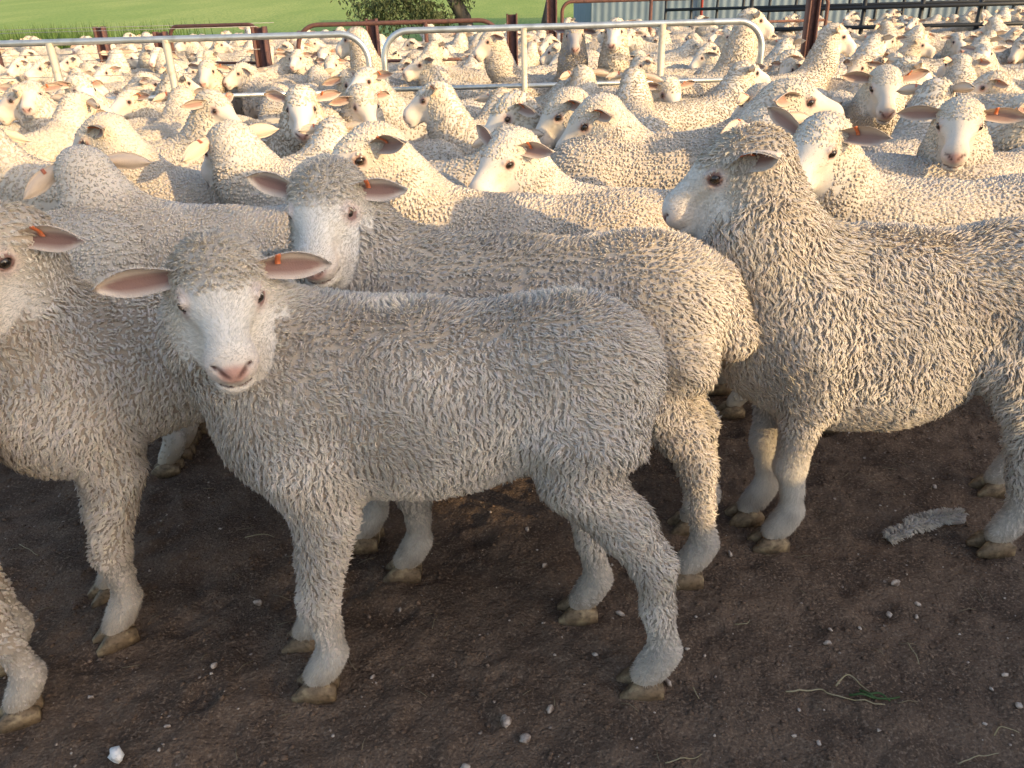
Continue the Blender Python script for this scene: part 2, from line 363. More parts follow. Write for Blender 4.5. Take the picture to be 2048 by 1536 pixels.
def staples(rng, p, n, L, P, spacing, rings, sides, fat, ribbons=0):
    """wool locks: tapered curved tufts leaning with the hang of the fleece, gathered in small clumps"""
    N = len(p)
    w1, w2, w3 = Waves(rng, 14), Waves(rng, 14), Waves(rng, 45)
    g = np.array([0, 0, -1.0])[None] * 0.9 + np.array([-0.38, 0, 0])[None]
    flow = g + 0.55 * np.c_[w1(p), w2(p), 0.5 * w1(p[:, ::-1])] + 0.20 * np.c_[w3(p), w3(p[:, ::-1]), 0 * L]
    flow -= n * (flow * n).sum(1)[:, None]
    fl = np.linalg.norm(flow, axis=1)[:, None]
    flow = flow / (fl + 0.15) + rng.normal(size=(N, 3)) * 0.09
    # clumps
    cs = P['clump']
    jit = p + 0.35 * cs * np.c_[Waves(rng, 90)(p), Waves(rng, 90)(p), Waves(rng, 90)(p)]
    key = np.floor(jit / cs).astype(np.int64); _, inv = np.unique(key, axis=0, return_inverse=True); inv = inv.ravel()
    cnt = np.bincount(inv)
    cen = np.stack([np.bincount(inv, p[:, i]) / cnt for i in range(3)], 1)[inv]
    to = cen - p; to -= n * (to * n).sum(1)[:, None]
    csc = rng.uniform(0.9, 1.1, len(cnt))[inv]
    ll = L * csc * rng.uniform(0.85, 1.15, N)
    lean = np.clip(fl[:, 0], 0.62, 1.0) * P['droop']
    side = np.cross(n, flow); side /= np.linalg.norm(side, axis=1)[:, None] + 1e-9
    curl = rng.normal(size=N) * 0.16 + 0.22 * Waves(rng, 60)(p); phase = 3.0 * Waves(rng, 50)(p) + rng.normal(size=N) * 0.5
    wid = spacing * fat * rng.uniform(0.8, 1.2, N) * np.clip(ll / 0.02, 0.7, 1.15)
    ts = {2: (0, 0.6, 1.0), 3: (0, 0.42, 0.84, 1.0), 4: (0, 0.3, 0.6, 0.88, 1.0)}[rings]
    C = []
    for t in ts:
        out = (t * (1 - 0.45 * lean * t))[:, None] * n
        fw = (lean * (0.25 * t + 0.75 * t * t))[:, None] * flow
        sd = (curl * t * t)[:, None] * side
        c = p - n * 0.004 + ll[:, None] * (out + fw + 0.55 * sd) + to * (0.70 * t)
        if t > 0: c = c + side * (np.sin(t * 6.5 + phase) * 0.17 * ll)[:, None]
        C.append(c)
    C = np.array(C)
    prof = {1: [1.0], 2: [1.0, 0.95], 3: [0.85, 1.08, 0.85], 4: [0.85, 1.05, 1.05, 0.8]}[rings]
    V = np.empty((N, rings * sides + 1, 3))
    for r in range(rings):
        T = C[r + 1] - C[r]; T /= np.linalg.norm(T, axis=1)[:, None] + 1e-9
        A = side - T * (side * T).sum(1)[:, None]; A /= np.linalg.norm(A, axis=1)[:, None] + 1e-9
        B = np.cross(T, A)
        for s_ in range(sides):
            a = 2 * math.pi * (s_ + 0.5) / sides
            V[:, r * sides + s_] = C[r] + (A * math.cos(a) + B * 0.8 * math.sin(a)) * (wid * prof[r])[:, None]
    V[:, -1] = C[-1]
    tri = []
    for r in range(rings - 1):
        for s_ in range(sides):
            k = (s_ + 1) % sides; a, b, c, d = r * sides + s_, r * sides + k, (r + 1) * sides + k, (r + 1) * sides + s_
            tri += [[a, b, c], [a, c, d]]
    for s_ in range(sides):
        tri.append([(rings - 1) * sides + s_, (rings - 1) * sides + (s_ + 1) % sides, rings * sides])
    tri = np.array(tri); nv = rings * sides + 1
    F = (tri[None] + (np.arange(N) * nv)[:, None, None]).reshape(-1, 3)
    Vr = Fr = None
    if ribbons:
        T = C[-1] - C[0]; T /= np.linalg.norm(T, axis=1)[:, None] + 1e-9
        B = np.cross(side, T); B *= np.sign((B * n).sum(1))[:, None]
        tt = np.array([0.2, 0.65, 1.08]); VR = np.empty((N, ribbons, 5, 3))
        for j in range(ribbons):
            ang = 2 * math.pi * (j + rng.uniform(-0.3, 0.3, N)) / ribbons * 0.5 + 0.25
            off = (side * np.cos(ang)[:, None] + B * np.abs(np.sin(ang))[:, None]) * (wid * 0.95)[:, None]
            ph = phase + rng.normal(size=N) * 0.7
            for k, t in enumerate(tt):
                i0 = min(int(t * rings), rings - 1); ta, tb = ts[i0], ts[i0 + 1]; w = (t - ta) / (tb - ta)
                c = C[i0] * (1 - w) + C[i0 + 1] * w + off * (1 - 0.45 * t) + side * (np.sin(t * 7.5 + ph) * 0.10 * ll)[:, None]
                hw = (side * 0.0008 * (1.0 if k < 2 else 0.85))
                if k < 2: VR[:, j, 2 * k] = c - hw; VR[:, j, 2 * k + 1] = c + hw
                else: VR[:, j, 4] = c
        tr = np.array([[0, 1, 3], [0, 3, 2], [2, 3, 4]])
        Vr = VR.reshape(-1, 3); Fr = (tr[None] + (np.arange(N * ribbons) * 5)[:, None, None]).reshape(-1, 3)
    tint = (1 + rng.normal(size=N) * 0.05) * (1 + 0.06 * w1(p)) * rng.uniform(0.94, 1.05, len(cnt))[inv]
    col = np.stack([tint, tint * (1 + rng.normal(size=N) * 0.012), tint * (1 + rng.normal(size=N) * 0.025)], 1)
    st = np.clip(Waves(rng, 11)(p) * 0.9 - 0.35, 0, 1)[:, None] * np.clip(Waves(rng, 38)(p) * 0.5 + 0.7, 0, 1)[:, None]
    col = col * (1 - st * np.array([0.12, 0.155, 0.20]))           # yolk and dust stains
    hdq = (p - P['hc']) @ P['R'] / P['hs']
    hmask = np.clip(1 - np.linalg.norm(hdq - np.array([0.02, 0, -0.01]), axis=1) / 0.13, 0, 1)[:, None]
    col = col * (1 + hmask * np.array([0.22, 0.24, 0.18]))         # cleaner, creamier wool on the head
    if P['lod'] >= 2: col = col * np.array([0.93, 0.91, 0.87])     # mob wool darkened to tame its sunlit brightness
    colr = np.repeat(col[:, None], ribbons, 1) * rng.uniform(0.91, 1.11, (N, max(ribbons, 0), 1)) if ribbons else None
    col = np.repeat(col[:, None], nv, 1).reshape(-1, 3); V = V.reshape(-1, 3)
    if ribbons:
        F = np.vstack([F, Fr + len(V)]); V = np.vstack([V, Vr]); col = np.vstack([col, np.repeat(colr.reshape(-1, 3), 5, 0)])
    return V, F, col

def sample_surface(rng, V, Q, count):
    T = np.vstack([Q[:, [0, 1, 2]], Q[:, [0, 2, 3]]])
    a, b, c = V[T[:, 0]], V[T[:, 1]], V[T[:, 2]]
    ar = np.linalg.norm(np.cross(b - a, c - a), axis=1); cum = np.cumsum(ar)
    i = np.searchsorted(cum, rng.uniform(0, cum[-1], count)); i = np.clip(i, 0, len(T) - 1)
    u, v = rng.uniform(size=count), rng.uniform(size=count); f = u + v > 1; u[f] = 1 - u[f]; v[f] = 1 - v[f]
    global _last_n
    _last_n = np.cross(b - a, c - a)[i]; _last_n /= np.linalg.norm(_last_n, axis=1)[:, None] + 1e-12
    return a[i] + u[:, None] * (b[i] - a[i]) + v[:, None] * (c[i] - a[i]), cum[-1] / 2

def thin(rng, p, cell):
    """keep about one point per cell of a jittered lattice"""
    cell = np.broadcast_to(cell, (len(p),))
    key = np.floor(p / cell[:, None] + rng.uniform(0, 1, 3)).astype(np.int64)
    _, first = np.unique(key, axis=0, return_index=True)
    return first

def ear_mesh(side, P, params, nu=12, nv=7):
    """curved leaf-shaped ear; returns verts in body frame, quads, colour, and a frame function for the tag"""
    out, fwd, up, twist, ln, fold = params
    hs = P['hs']; R = P['R']
    base = np.array([-0.030, side * 0.058, 0.022])
    d = np.array([fwd, side * out, up]); d /= np.linalg.norm(d)
    ref = np.array([1.0, 0, 0.0]); nrm = ref - d * (ref @ d); nrm /= np.linalg.norm(nrm)       # inside of the ear faces forward
    tw = math.radians(twist) * side
    wv = np.cross(d, nrm) * 1.0
    nrm, wv = nrm * math.cos(tw) + wv * math.sin(tw), wv * math.cos(tw) - nrm * math.sin(tw)
    if wv[2] < 0: wv = -wv
    U = np.linspace(0, 1, nu); Vv = np.linspace(-1, 1, nv)
    def pt(u, v, off):
        w = 0.0275 * (0.40 + 0.60 * np.sin(np.clip(u * 1.35, 0, 1) * math.pi / 2)) * (1 - np.clip((u - 0.42) / 0.58, 0, 1) ** 2.1) ** 0.85
        cup = 0.024 * (1 - 0.55 * u) * fold
        droop = -0.018 * u * u
        return base + d * (ln * u - 0.012) + wv * (w * v) + nrm * (cup * (v * v - 0.25) * (1 if v < 0 else 1.15) + off) + np.array([0, 0, 1.0]) * droop
    G0 = np.array([[pt(u, v, 0.0018) for v in Vv] for u in U]); G1 = np.array([[pt(u, v, -0.0018) for v in Vv] for u in U])
    VV = np.vstack([G0.reshape(-1, 3), G1.reshape(-1, 3)]); k = nu * nv; Q = []
    for i in range(nu - 1):
        for j in range(nv - 1):
            a, b, c, e = i * nv + j, i * nv + j + 1, (i + 1) * nv + j + 1, (i + 1) * nv + j
            Q.append([a, b, c, e]); Q.append([k + a, k + e, k + c, k + b])
    rim = [i * nv for i in range(nu)] + [(nu - 1) * nv + j for j in range(1, nv)] + [i * nv + nv - 1 for i in range(nu - 2, -1, -1)]
    for a, b in zip(rim[:-1], rim[1:]): Q.append([a, k + a, k + b, b])
    Q = np.array(Q)
    if np.dot(np.cross(G0[1, 0] - G0[0, 0], G0[0, 1] - G0[0, 0]), nrm) > 0: Q = Q[:, ::-1]
    uu, vv = np.meshgrid(U, Vv, indexing='ij')
    inn = np.clip(1.5 - (np.abs(vv + 0.22) / 0.62) ** 2 * 1.2 - np.clip((uu - 0.62) / 0.38, 0, 1) ** 2 * 1.5, 0, 1)[..., None]
    cin = np.array([0.72, 0.63, 0.54]) * (1 - inn) + np.array(P['earc']) * inn
    cout = np.broadcast_to(np.array([0.72, 0.59, 0.47]), (nu, nv, 3))
    col = np.vstack([cin.reshape(-1, 3), cout.reshape(-1, 3)])
    tob = lambda x: (x * hs) @ R.T + P['hc']
    return tob(VV), Q, col, (lambda u, v, o: tob(np.array([pt(u, v, o)]))[0])

def fur_blades(rng, p, n, flow, L, w, col):
    N = len(p)
    f = flow + rng.normal(size=(N, 3)) * 0.25; f -= n * (f * n).sum(1)[:, None]; f /= np.linalg.norm(f, axis=1)[:, None] + 1e-9
    s = np.cross(n, f); tip = p + L[:, None] * (f * 0.88 + n * rng.uniform(0.25, 0.55, N)[:, None])
    V = np.stack([p - s * w - n * 0.0005, p + s * w - n * 0.0005, tip], 1)
    F = np.arange(N * 3).reshape(-1, 3)
    c = np.repeat(col[:, None], 3, 1)
    return V.reshape(-1, 3), F, c.reshape(-1, 3)

DEF = dict(lod=0, wool=0.0172, droop=0.85, clump=0.0125, bw=1.0, belly=0.0, zb=0.0, tail=0.0, nk=1.0, hs=1.0, legs=True, knee=0.0,
           feet=[(0.25, 0.08, 0), (0.25, -0.08, 0), (-0.31, 0.085, 0), (-0.31, -0.085, 0)],
           head=(0.47, 0.0, 0.80), yaw=0, pitch=-30, roll=0, neck_off=(0, 0, 0), fz=0.080, rz=0.048,
           earL=(1.0, -0.28, -0.05, -24, 0.135, 1.0), earR=(1.0, -0.28, -0.05, -24, 0.135, 1.0), tag=True, seed=1, face=(1, 1, 1), zmin=-1.0, eyes=True, lid=1.7, earc=(0.26, 0.16, 0.138))

def sheep_data(**kw):
    """all meshes of one sheep, in a frame with x forward, y left, z up and the origin on the ground"""
    P = dict(DEF); P.update(kw)
    rng = np.random.default_rng(P['seed'])
    P['hc'] = np.array(P['head'], float); P['R'] = euler_mat(P['yaw'], P['pitch'], P['roll']); P['neck_off'] = np.array(P['neck_off'], float)
    lod = P['lod']
    f = lambda x: full_sdf(x, P)
    hb, hh = [(0.011, 0.0036), (0.018, 0.0064), (0.027, 0.0110), (0.032, 0.014)][lod]
    hc, R, hs = P['hc'], P['R'], P['hs']
    lo = np.minimum([-0.50, -0.24, -0.02], hc - 0.16); hi = np.maximum([0.50, 0.24, 0.80], hc + 0.16)
    lo[2] = max(lo[2], P['zmin'] if P['zmin'] > 0 else -0.02)
    Vb, Qb = surface_net(f, lo, hi, hb)
    Vh, Qh = surface_net(f, hc - 0.215 * hs + R[:, 0] * 0.055, hc + 0.215 * hs + R[:, 0] * 0.055, hh)
    def in_head(x, m=0.0):
        q = (x - hc) @ R / hs
        return (q[:, 0] > -0.05 + m) & (np.linalg.norm(q - np.array([0.055, 0, -0.01]), axis=1) < 0.175 - m)
    cb = Vb[Qb].mean(1); ch = Vh[Qh].mean(1)
    Vb2, Qb2 = sub_mesh(Vb, Qb, ~in_head(cb, 1.6 * hb)); Vh2, Qh2 = sub_mesh(Vh, Qh, in_head(ch))
    V = np.vstack([Vb2, Vh2]); Q = np.vstack([Qb2, Qh2 + len(Vb2)])
    # ---- colour of the skin and short hair
    mudw = Waves(rng, 70)
    def skin_col(x):
        q = (x - hc) @ R / hs; ay = np.abs(q[:, 1])
        wl = wool_length(x, P)
        c = np.tile(np.array([0.77, 0.715, 0.635]), (len(x), 1)) * np.array(P['face'])
        def blend(c, m, colr): m = np.clip(m, 0, 1)[:, None]; return c * (1 - m) + np.array(colr) * m
        inface = np.linalg.norm(q - np.array([0.07, 0, -0.02]), axis=1) < 0.17
        c = blend(c, inface * np.clip((q[:, 0] - 0.085) / 0.07, 0, 1) * np.clip(1 - np.abs(q[:, 2] + 0.025) / 0.05, 0, 1) * 0.55, (0.66, 0.52, 0.45))
        c = blend(c, inface * np.clip((ay - 0.030) / 0.025, 0, 1) * np.clip((0.05 - q[:, 0]) / 0.04, 0, 1) * 0.6, (0.62, 0.53, 0.40))
        nose = 1.15 - np.sqrt(((q[:, 0] - 0.177) / 0.017) ** 2 + (ay / (0.024 + 0.4 * np.clip(q[:, 2] + 0.03, 0, 0.02))) ** 2 + ((q[:, 2] + 0.022) / 0.021) ** 2)
        c = blend(c, inface * nose * 2.2 * 0.8, (0.60, 0.36, 0.30))
        qs = np.c_[q[:, 0], ay, q[:, 2]]
        nos = np.minimum(_cone(qs, (0.182, 0.0070, -0.028), (0.171, 0.0245, -0.010), 0.0035, 0.0045), _cone(qs, (0.171, 0.0245, -0.010), (0.160, 0.028, -0.013), 0.004, 0.002))
        c = blend(c, inface * (0.0025 - nos) / 0.003, (0.10, 0.045, 0.04))
        mou = np.minimum(_cone(qs, (0.174, 0, -0.056), (0.157, 0.031, -0.055), 0.0022, 0.0022), _cone(qs, (0.157, 0.031, -0.055), (0.118, 0.0395, -0.054), 0.0022, 0.0012))
        mou = np.minimum(mou, _cone(qs, (0.183, 0, -0.030), (0.174, 0, -0.058), 0.0018, 0.0018))
        c = blend(c, inface * (0.0016 - mou) / 0.002, (0.13, 0.07, 0.06))
        ed = np.linalg.norm(qs - EYE_C - EYE_AX * 0.004, axis=1)
        c = blend(c, inface * (0.034 - ed) / 0.012 * 0.40, (0.60, 0.42, 0.36))
        c = blend(c, inface * (0.0195 - ed) / 0.003 * 0.8, (0.27, 0.165, 0.14))
        w = np.clip((wl - 0.0085) / 0.006, 0, 1)
        c = c * (1 - w[:, None]) + np.array([0.43, 0.37, 0.305]) * w[:, None]  # skin under the wool darkened so gaps between locks look like shadowed crevices
        low = np.clip((0.10 - x[:, 2]) / 0.10, 0, 1) * (~inface)
        legm = (x[:, 2] < 0.33) & ~inface
        c = np.where(legm[:, None], c * np.array([0.84, 0.83, 0.81]), c)
        c = c * (1 - 0.32 * low[:, None] * np.array([0.8, 1.0, 1.25]))    # soil-stained pasterns
        mud = np.clip(mudw(x) * 0.6 + 0.1, 0, 1) * np.clip((0.20 - x[:, 2]) / 0.18, 0, 1) * (~inface)
        c = c * (1 - 0.45 * mud[:, None]) + np.array([0.16, 0.11, 0.08]) * 0.45 * mud[:, None]
        return c
    col = skin_col(V)
    ears = []
    if lod < 3:
        ne = (13, 9) if lod == 0 else (9, 7) if lod == 1 else (6, 5)
        for s, key in ((1, 'earL'), (-1, 'earR')):
            ve, qe, ce, fn = ear_mesh(s, P, P[key], *ne)
            Q = np.vstack([Q, qe + len(V)]); V = np.vstack([V, ve]); col = np.vstack([col, ce * np.array(P['face'])])
            ears.append(fn)
    else:
        for s, key in ((1, 'earL'), (-1, 'earR')):
            ve, qe, ce, fn = ear_mesh(s, P, P[key], 4, 3)
            Q = np.vstack([Q, qe + len(V)]); V = np.vstack([V, ve]); col = np.vstack([col, ce * np.array(P['face'])]); ears.append(fn)
    out = {'P': P, 'body': (V, Q, col)}
    # ---- fleece
    sp, rings, sides, fat = [(0.0049, 2, 3, 0.37), (0.0091, 2, 3, 0.78), (0.0148, 2, 3, 0.95), (0.030, 2, 3, 0.9)][lod]
    sp = P.get('spacing', sp)
    V0 = np.vstack([Vb2, Vh2]); Q0 = np.vstack([Qb2, Qh2 + len(Vb2)])
    _, area = sample_surface(rng, V0, Q0, 10)
    p, _ = sample_surface(rng, V0, Q0, int(area / sp ** 2 * 3.2))
    nf_ = _last_n; L = wool_length(p, P)
    keep = L > 0
    if 'view' in P: keep &= rng.uniform(size=len(p)) < np.where(nf_ @ np.array(P['view']) > -0.30, 1.0, 0.15)
    if 'dens' in P: keep &= rng.uniform(size=len(p)) < P['dens'](p)
    p = p[keep]; L = L[keep]
    cell = sp * np.where(L < 0.015, 0.80, 1.0)
    i = thin(rng, p, cell); p = p[i]; L = L[i]
    n = grad_normals(f, p)
    out['fleece'] = staples(rng, p, n, L, P, sp, rings, sides, fat, P.get('ribbons', 2 if lod == 0 else 0))
    # ---- short hair on face and legs
    if lod <= 1:
        cnt = 42000 if lod == 0 else 5000
        p, _ = sample_surface(rng, V0, Q0, cnt * 9)
        wl = wool_length(p, P); k = (wl <= 0.013) & (p[:, 2] > max(0.035, P['zmin']))
        q = (p - hc) @ R / hs
        nosed = np.linalg.norm((q - np.array([0.180, 0, -0.020])) / np.array([1, 1.1, 0.9]), axis=1)
        eyed = np.linalg.norm(np.c_[q[:, 0], np.abs(q[:, 1]), q[:, 2]] - EYE_C, axis=1)
        k &= (nosed > 0.026) & (eyed > 0.021)
        p = p[k][:cnt]; q = q[k][:cnt]; n = grad_normals(f, p)
        head = (np.linalg.norm(q - np.array([0.06, 0, -0.02]), axis=1) < 0.18)[:, None]
        wv = Waves(rng, 40)
        fl = np.where(head, -R[:, 0][None] + 0.5 * np.sign(q[:, 1])[:, None] * R[:, 1][None] * np.clip(1 - q[:, [0]] / 0.18, 0, 1), np.array([[0, 0, -1.0]])) + 0.25 * np.c_[wv(p), wv(p[:, ::-1]), 0 * p[:, 0]]
        Lf = np.where(head[:, 0], rng.uniform(0.004, 0.008, len(p)), rng.uniform(0.005, 0.011, len(p)))
        Lf = np.where(nosed[k][:cnt] < 0.05, Lf * 0.6, Lf)
        cf = skin_col(p) * rng.uniform(0.80, 1.14, len(p))[:, None]
        if lod == 0:
            pe, fe = [], []
            for fn in ears:
                for _ in range(520):
                    u_ = rng.uniform(0.02, 0.97); sg = 1 if rng.uniform() < 0.5 else -1; v_ = sg * rng.uniform(0.82, 1.0)
                    a_ = fn(u_, v_, rng.choice([0.0016, -0.0016])); pe.append(a_); fe.append((fn(u_, v_ + sg * 0.1, 0) - fn(u_, v_, 0)) * 2.5 + (fn(u_ + 0.03, v_, 0) - fn(u_, v_, 0)) * 1.0)
            pe = np.array(pe); fe = np.array(fe); fe /= np.linalg.norm(fe, axis=1)[:, None] + 1e-9
            ne = np.cross(fe, rng.normal(size=fe.shape)); ne /= np.linalg.norm(ne, axis=1)[:, None] + 1e-9
            p = np.vstack([p, pe]); n = np.vstack([n, ne]); fl = np.vstack([fl, fe]); Lf = np.concatenate([Lf, rng.uniform(0.003, 0.0075, len(pe))])
            cf = np.vstack([cf, np.array([0.74, 0.67, 0.58]) * rng.uniform(0.8, 1.1, len(pe))[:, None]])
        out['fur'] = fur_blades(rng, p, n, fl, Lf, 0.0007 if lod == 0 else 0.0012, cf)
    # ---- eyes
    tob = lambda x: (np.asarray(x) * hs) @ R.T + hc
    eyes = []
    if P['eyes']:
        nth, nph = (14, 9) if lod < 2 else (6, 4)
        for s in (1, -1):
            ax = EYE_AX * np.array([1, s, 1]); c0 = EYE_C * np.array([1, s, 1])
            u = np.cross(ax, [0, 0, 1.0]); u /= np.linalg.norm(u); v = np.cross(u, ax)
            r = 0.0124; Vv = [c0 + ax * r]; cc = [(0.012, 0.008, 0.006)]
            for i_ in range(1, nph):
                ph = (math.pi * 0.62) * i_ / (nph - 1)
                for j in range(nth):
                    th = 2 * math.pi * j / nth
                    Vv.append(c0 + r * (ax * math.cos(ph) + math.sin(ph) * (u * math.cos(th) + v * math.sin(th))))
                    slot = abs(math.sin(th) * math.sin(ph)) < 0.22
                    cc.append((0.012, 0.008, 0.006) if (ph < 0.5 and slot) else (0.045, 0.028, 0.016) if ph < 0.85 else (0.03, 0.02, 0.017))
            T = [[0, 1 + j, 1 + (j + 1) % nth] for j in range(nth)]; Qq = []
            for i_ in range(nph - 2):
                for j in range(nth):
                    k2 = (j + 1) % nth; a = 1 + i_ * nth
                    Qq.append([a + j, a + nth + j, a + nth + k2, a + k2])
            eyes.append((tob(Vv), np.array(T), np.array(Qq), np.array(cc)))
    out['eyes'] = eyes
    # ---- ear tag: a strap looped over the upper edge of the left ear
    if P['tag']:
        fn = ears[0]; mb = MB()
        ua, ub = (0.34, 0.405)
        path = []
        for v, o in ((0.0, 0.0068), (0.45, 0.0075), (0.93, 0.0065), (1.06, 0.0), (0.93, -0.0050), (0.35, -0.0052)):
            path.append((v, o))
        rows = []
        for (v, o) in path:
            rows.append([fn(ua, v, o), fn(ub, v, o), fn(ub, v, o * 0.62), fn(ua, v, o * 0.62)])
        rows = np.array(rows); m = len(rows); Qt = []
        for i_ in range(m - 1):
            for j in range(4):
                k2 = (j + 1) % 4; Qt.append([i_ * 4 + j, i_ * 4 + k2, i_ * 4 + 4 + k2, i_ * 4 + 4 + j])
        Qt += [[0, 1, 2, 3], [(m - 1) * 4 + 3, (m - 1) * 4 + 2, (m - 1) * 4 + 1, (m - 1) * 4]]
        out['tag'] = (rows.reshape(-1, 3), np.array(Qt))
    # ---- hooves: two claws each
    if P['legs'] and lod < 2:
        hv = []
        for (fx, fy, lift) in P['feet']:
            mb = MB()
            for s in (-1, 1):
                y0 = fy + s * 0.0165
                prof = [(-0.026, 0.0, 0.011, 0.024), (0.002, 0.0, 0.0152, 0.040), (0.032, 0.0, 0.0135, 0.031), (0.056, 0.0, 0.0050, 0.010)]
                Vv = []
                for (x, z, w, hgt) in prof:
                    for (yy, zz) in ((-w, 0.0), (w, 0.0), (w * 0.80, hgt), (-w * 0.80, hgt)):
                        Vv.append((fx + x, y0 + yy + s * 0.0045 * max(x, 0) / 0.05, z + zz + lift - 0.007))
                Qv = []
                for i_ in range(3):
                    for j in range(4):
                        k2 = (j + 1) % 4; Qv.append([i_ * 4 + j, i_ * 4 + k2, i_ * 4 + 4 + k2, i_ * 4 + 4 + j])
                Qv += [[3, 2, 1, 0], [12, 13, 14, 15]]
                mb.add(Vv, Q=Qv)
            hv.append(mb)
        out['hooves'] = hv
    return out

def turn(a, v):
    c, s_ = math.cos(a), math.sin(a); return np.array([c * v[0] - s_ * v[1], s_ * v[0] + c * v[1], v[2]])

def upper_part(p): return np.where(p[:, 2] > 0.58, 1.0, 0.12)                          # lower flanks stand hidden in the mob

def view_of(loc, th):
    """direction from a sheep toward the front of the yard, in the sheep's own frame"""
    v = turn(math.radians(-th), np.array([-loc[0], -loc[1], 0.45 * math.hypot(loc[0], loc[1])])); return v / np.linalg.norm(v)

def build_sheep(D, label, group=None, loc=(0, 0, 0), rotz=0.0, scale=1.0):
    root = bpy.data.objects.new('sheep', None); COL.objects.link(root); root.empty_display_size = 0.1
    root.location = loc; root.rotation_euler = (0, 0, rotz); root.scale = (scale,) * 3
    tag(root, label, 'sheep', group)
    V, Q, c = D['body']; link('body', new_mesh('sheep_body', V, Q=Q, mats=[M_SKIN], col=c), root)
    V, F, c = D['fleece']; link('fleece', new_mesh('sheep_fleece', V, F=F, mats=[M_WOOL], col=c), root)
    if 'fur' in D:
        V, F, c = D['fur']; link('short_hair', new_mesh('sheep_short_hair', V, F=F, mats=[M_FUR], col=c), root)
    for e in D['eyes']: link('eye', new_mesh('sheep_eye', e[0], F=e[1], Q=e[2], mats=[M_EYE], col=e[3]), root)
    if 'tag' in D: link('ear_tag', new_mesh('sheep_ear_tag', D['tag'][0], Q=D['tag'][1], mats=[M_TAG], smooth=False), root)
    for mb in D.get('hooves', []): link('hoof', mb.mesh('sheep_hoof', [M_HOOF], smooth=False), root)
    return root

# ------------------------------------------------------------------ ground
def smooth_noise(x, y, rng, scale, n=9):
    k = rng.normal(size=(n, 2)) * scale; ph = rng.uniform(0, 6.28, n)
    return sum(np.sin(k[i, 0] * x + k[i, 1] * y + ph[i]) for i in range(n)) / math.sqrt(n)

def value_noise(x, y, cell, seed):
    """lattice noise, smooth, -1..1"""
    xi = np.floor(x / cell).astype(np.int64); yi = np.floor(y / cell).astype(np.int64)
    fx = x / cell - xi; fy = y / cell - yi; fx = fx * fx * (3 - 2 * fx); fy = fy * fy * (3 - 2 * fy)
    def h(i, j):
        v = (i * 374761393 + j * 668265263 + seed * 1442695) & 0x7fffffff
        v = ((v ^ (v >> 13)) * 1274126177) & 0x7fffffff; v = (v ^ (v >> 16)) & 0xffff
        return v / 32767.5 - 1
    return (h(xi, yi) * (1 - fx) + h(xi + 1, yi) * fx) * (1 - fy) + (h(xi, yi + 1) * (1 - fx) + h(xi + 1, yi + 1) * fx) * fy

def hill(x, y):
    return 0.025 * np.clip(y - 6, 0, 11.5) + 0.055 * np.clip(y - 17.5, 0, None) - 0.006 * np.clip(x, -40, 40) * np.clip((y - 17.5) / 20, 0, 1)

_hr = np.random.default_rng(31); HOOF = np.c_[_hr.uniform(-1.7, 1.7, 150), _hr.uniform(0.66, 2.3, 150), _hr.uniform(0, 3.14, 150), _hr.uniform(0.4, 1.0, 150)]
def soil_height(x, y):
    x = np.asarray(x, float); y = np.asarray(y, float); h = np.zeros(np.broadcast(x, y).shape)
    for hx, hy, ha, hd in HOOF:                           # trodden hoof prints: two toes and a pushed-up rim
        c, s_ = math.cos(ha), math.sin(ha); u = (x - hx) * c + (y - hy) * s_; v = -(x - hx) * s_ + (y - hy) * c
        r2 = (u / 0.034) ** 2 + ((np.abs(v) - 0.014) / 0.013) ** 2
        h = h - hd * 0.013 * np.exp(-r2) + hd * 0.004 * np.exp(-(np.sqrt((u / 0.05) ** 2 + (v / 0.042) ** 2) - 1) ** 2 / 0.06)
    return h + (0.010 * value_noise(x, y, 0.22, 3) + 0.0065 * value_noise(x, y, 0.075, 5) + 0.0050 * value_noise(x, y, 0.033, 8) + 0.0035 * value_noise(x, y, 0.018, 9)) - 0.008

def grid(xs, ys, zf):
    X, Y = np.meshgrid(xs, ys, indexing='xy'); Z = zf(X, Y)
    nx, ny = len(xs), len(ys); i = np.arange(nx * ny).reshape(ny, nx)
    Q = np.stack([i[:-1, :-1], i[:-1, 1:], i[1:, 1:], i[1:, :-1]], -1).reshape(-1, 4)
    return np.stack([X, Y, Z], -1).reshape(-1, 3), Q

M_SOIL = mat('soil', (0.165, 0.113, 0.078), 0.95, spec=0.06, noise=(9, (0.105, 0.072, 0.051), 0.42, 0.60), noise2=(170, (0.30, 0.215, 0.15), 0.52, 0.74))
_nt = M_SOIL.node_tree; _b = _nt.nodes['Principled BSDF']; _tc = _nt.nodes.new('ShaderNodeTexCoord'); _prev = None
for _sc, _di, _st in ((38, 0.012, 0.8), (140, 0.005, 0.9)):
    _n = _nt.nodes.new('ShaderNodeTexNoise'); _n.inputs['Scale'].default_value = _sc; _n.inputs['Detail'].default_value = 8; _n.inputs['Roughness'].default_value = 0.68
    _nt.links.new(_tc.outputs['Object'], _n.inputs['Vector'])
    _bp = _nt.nodes.new('ShaderNodeBump'); _bp.inputs['Distance'].default_value = _di; _bp.inputs['Strength'].default_value = _st
    _nt.links.new(_n.outputs[0], _bp.inputs['Height'])
    if _prev is not None: _nt.links.new(_prev.outputs[0], _bp.inputs['Normal'])
    _prev = _bp
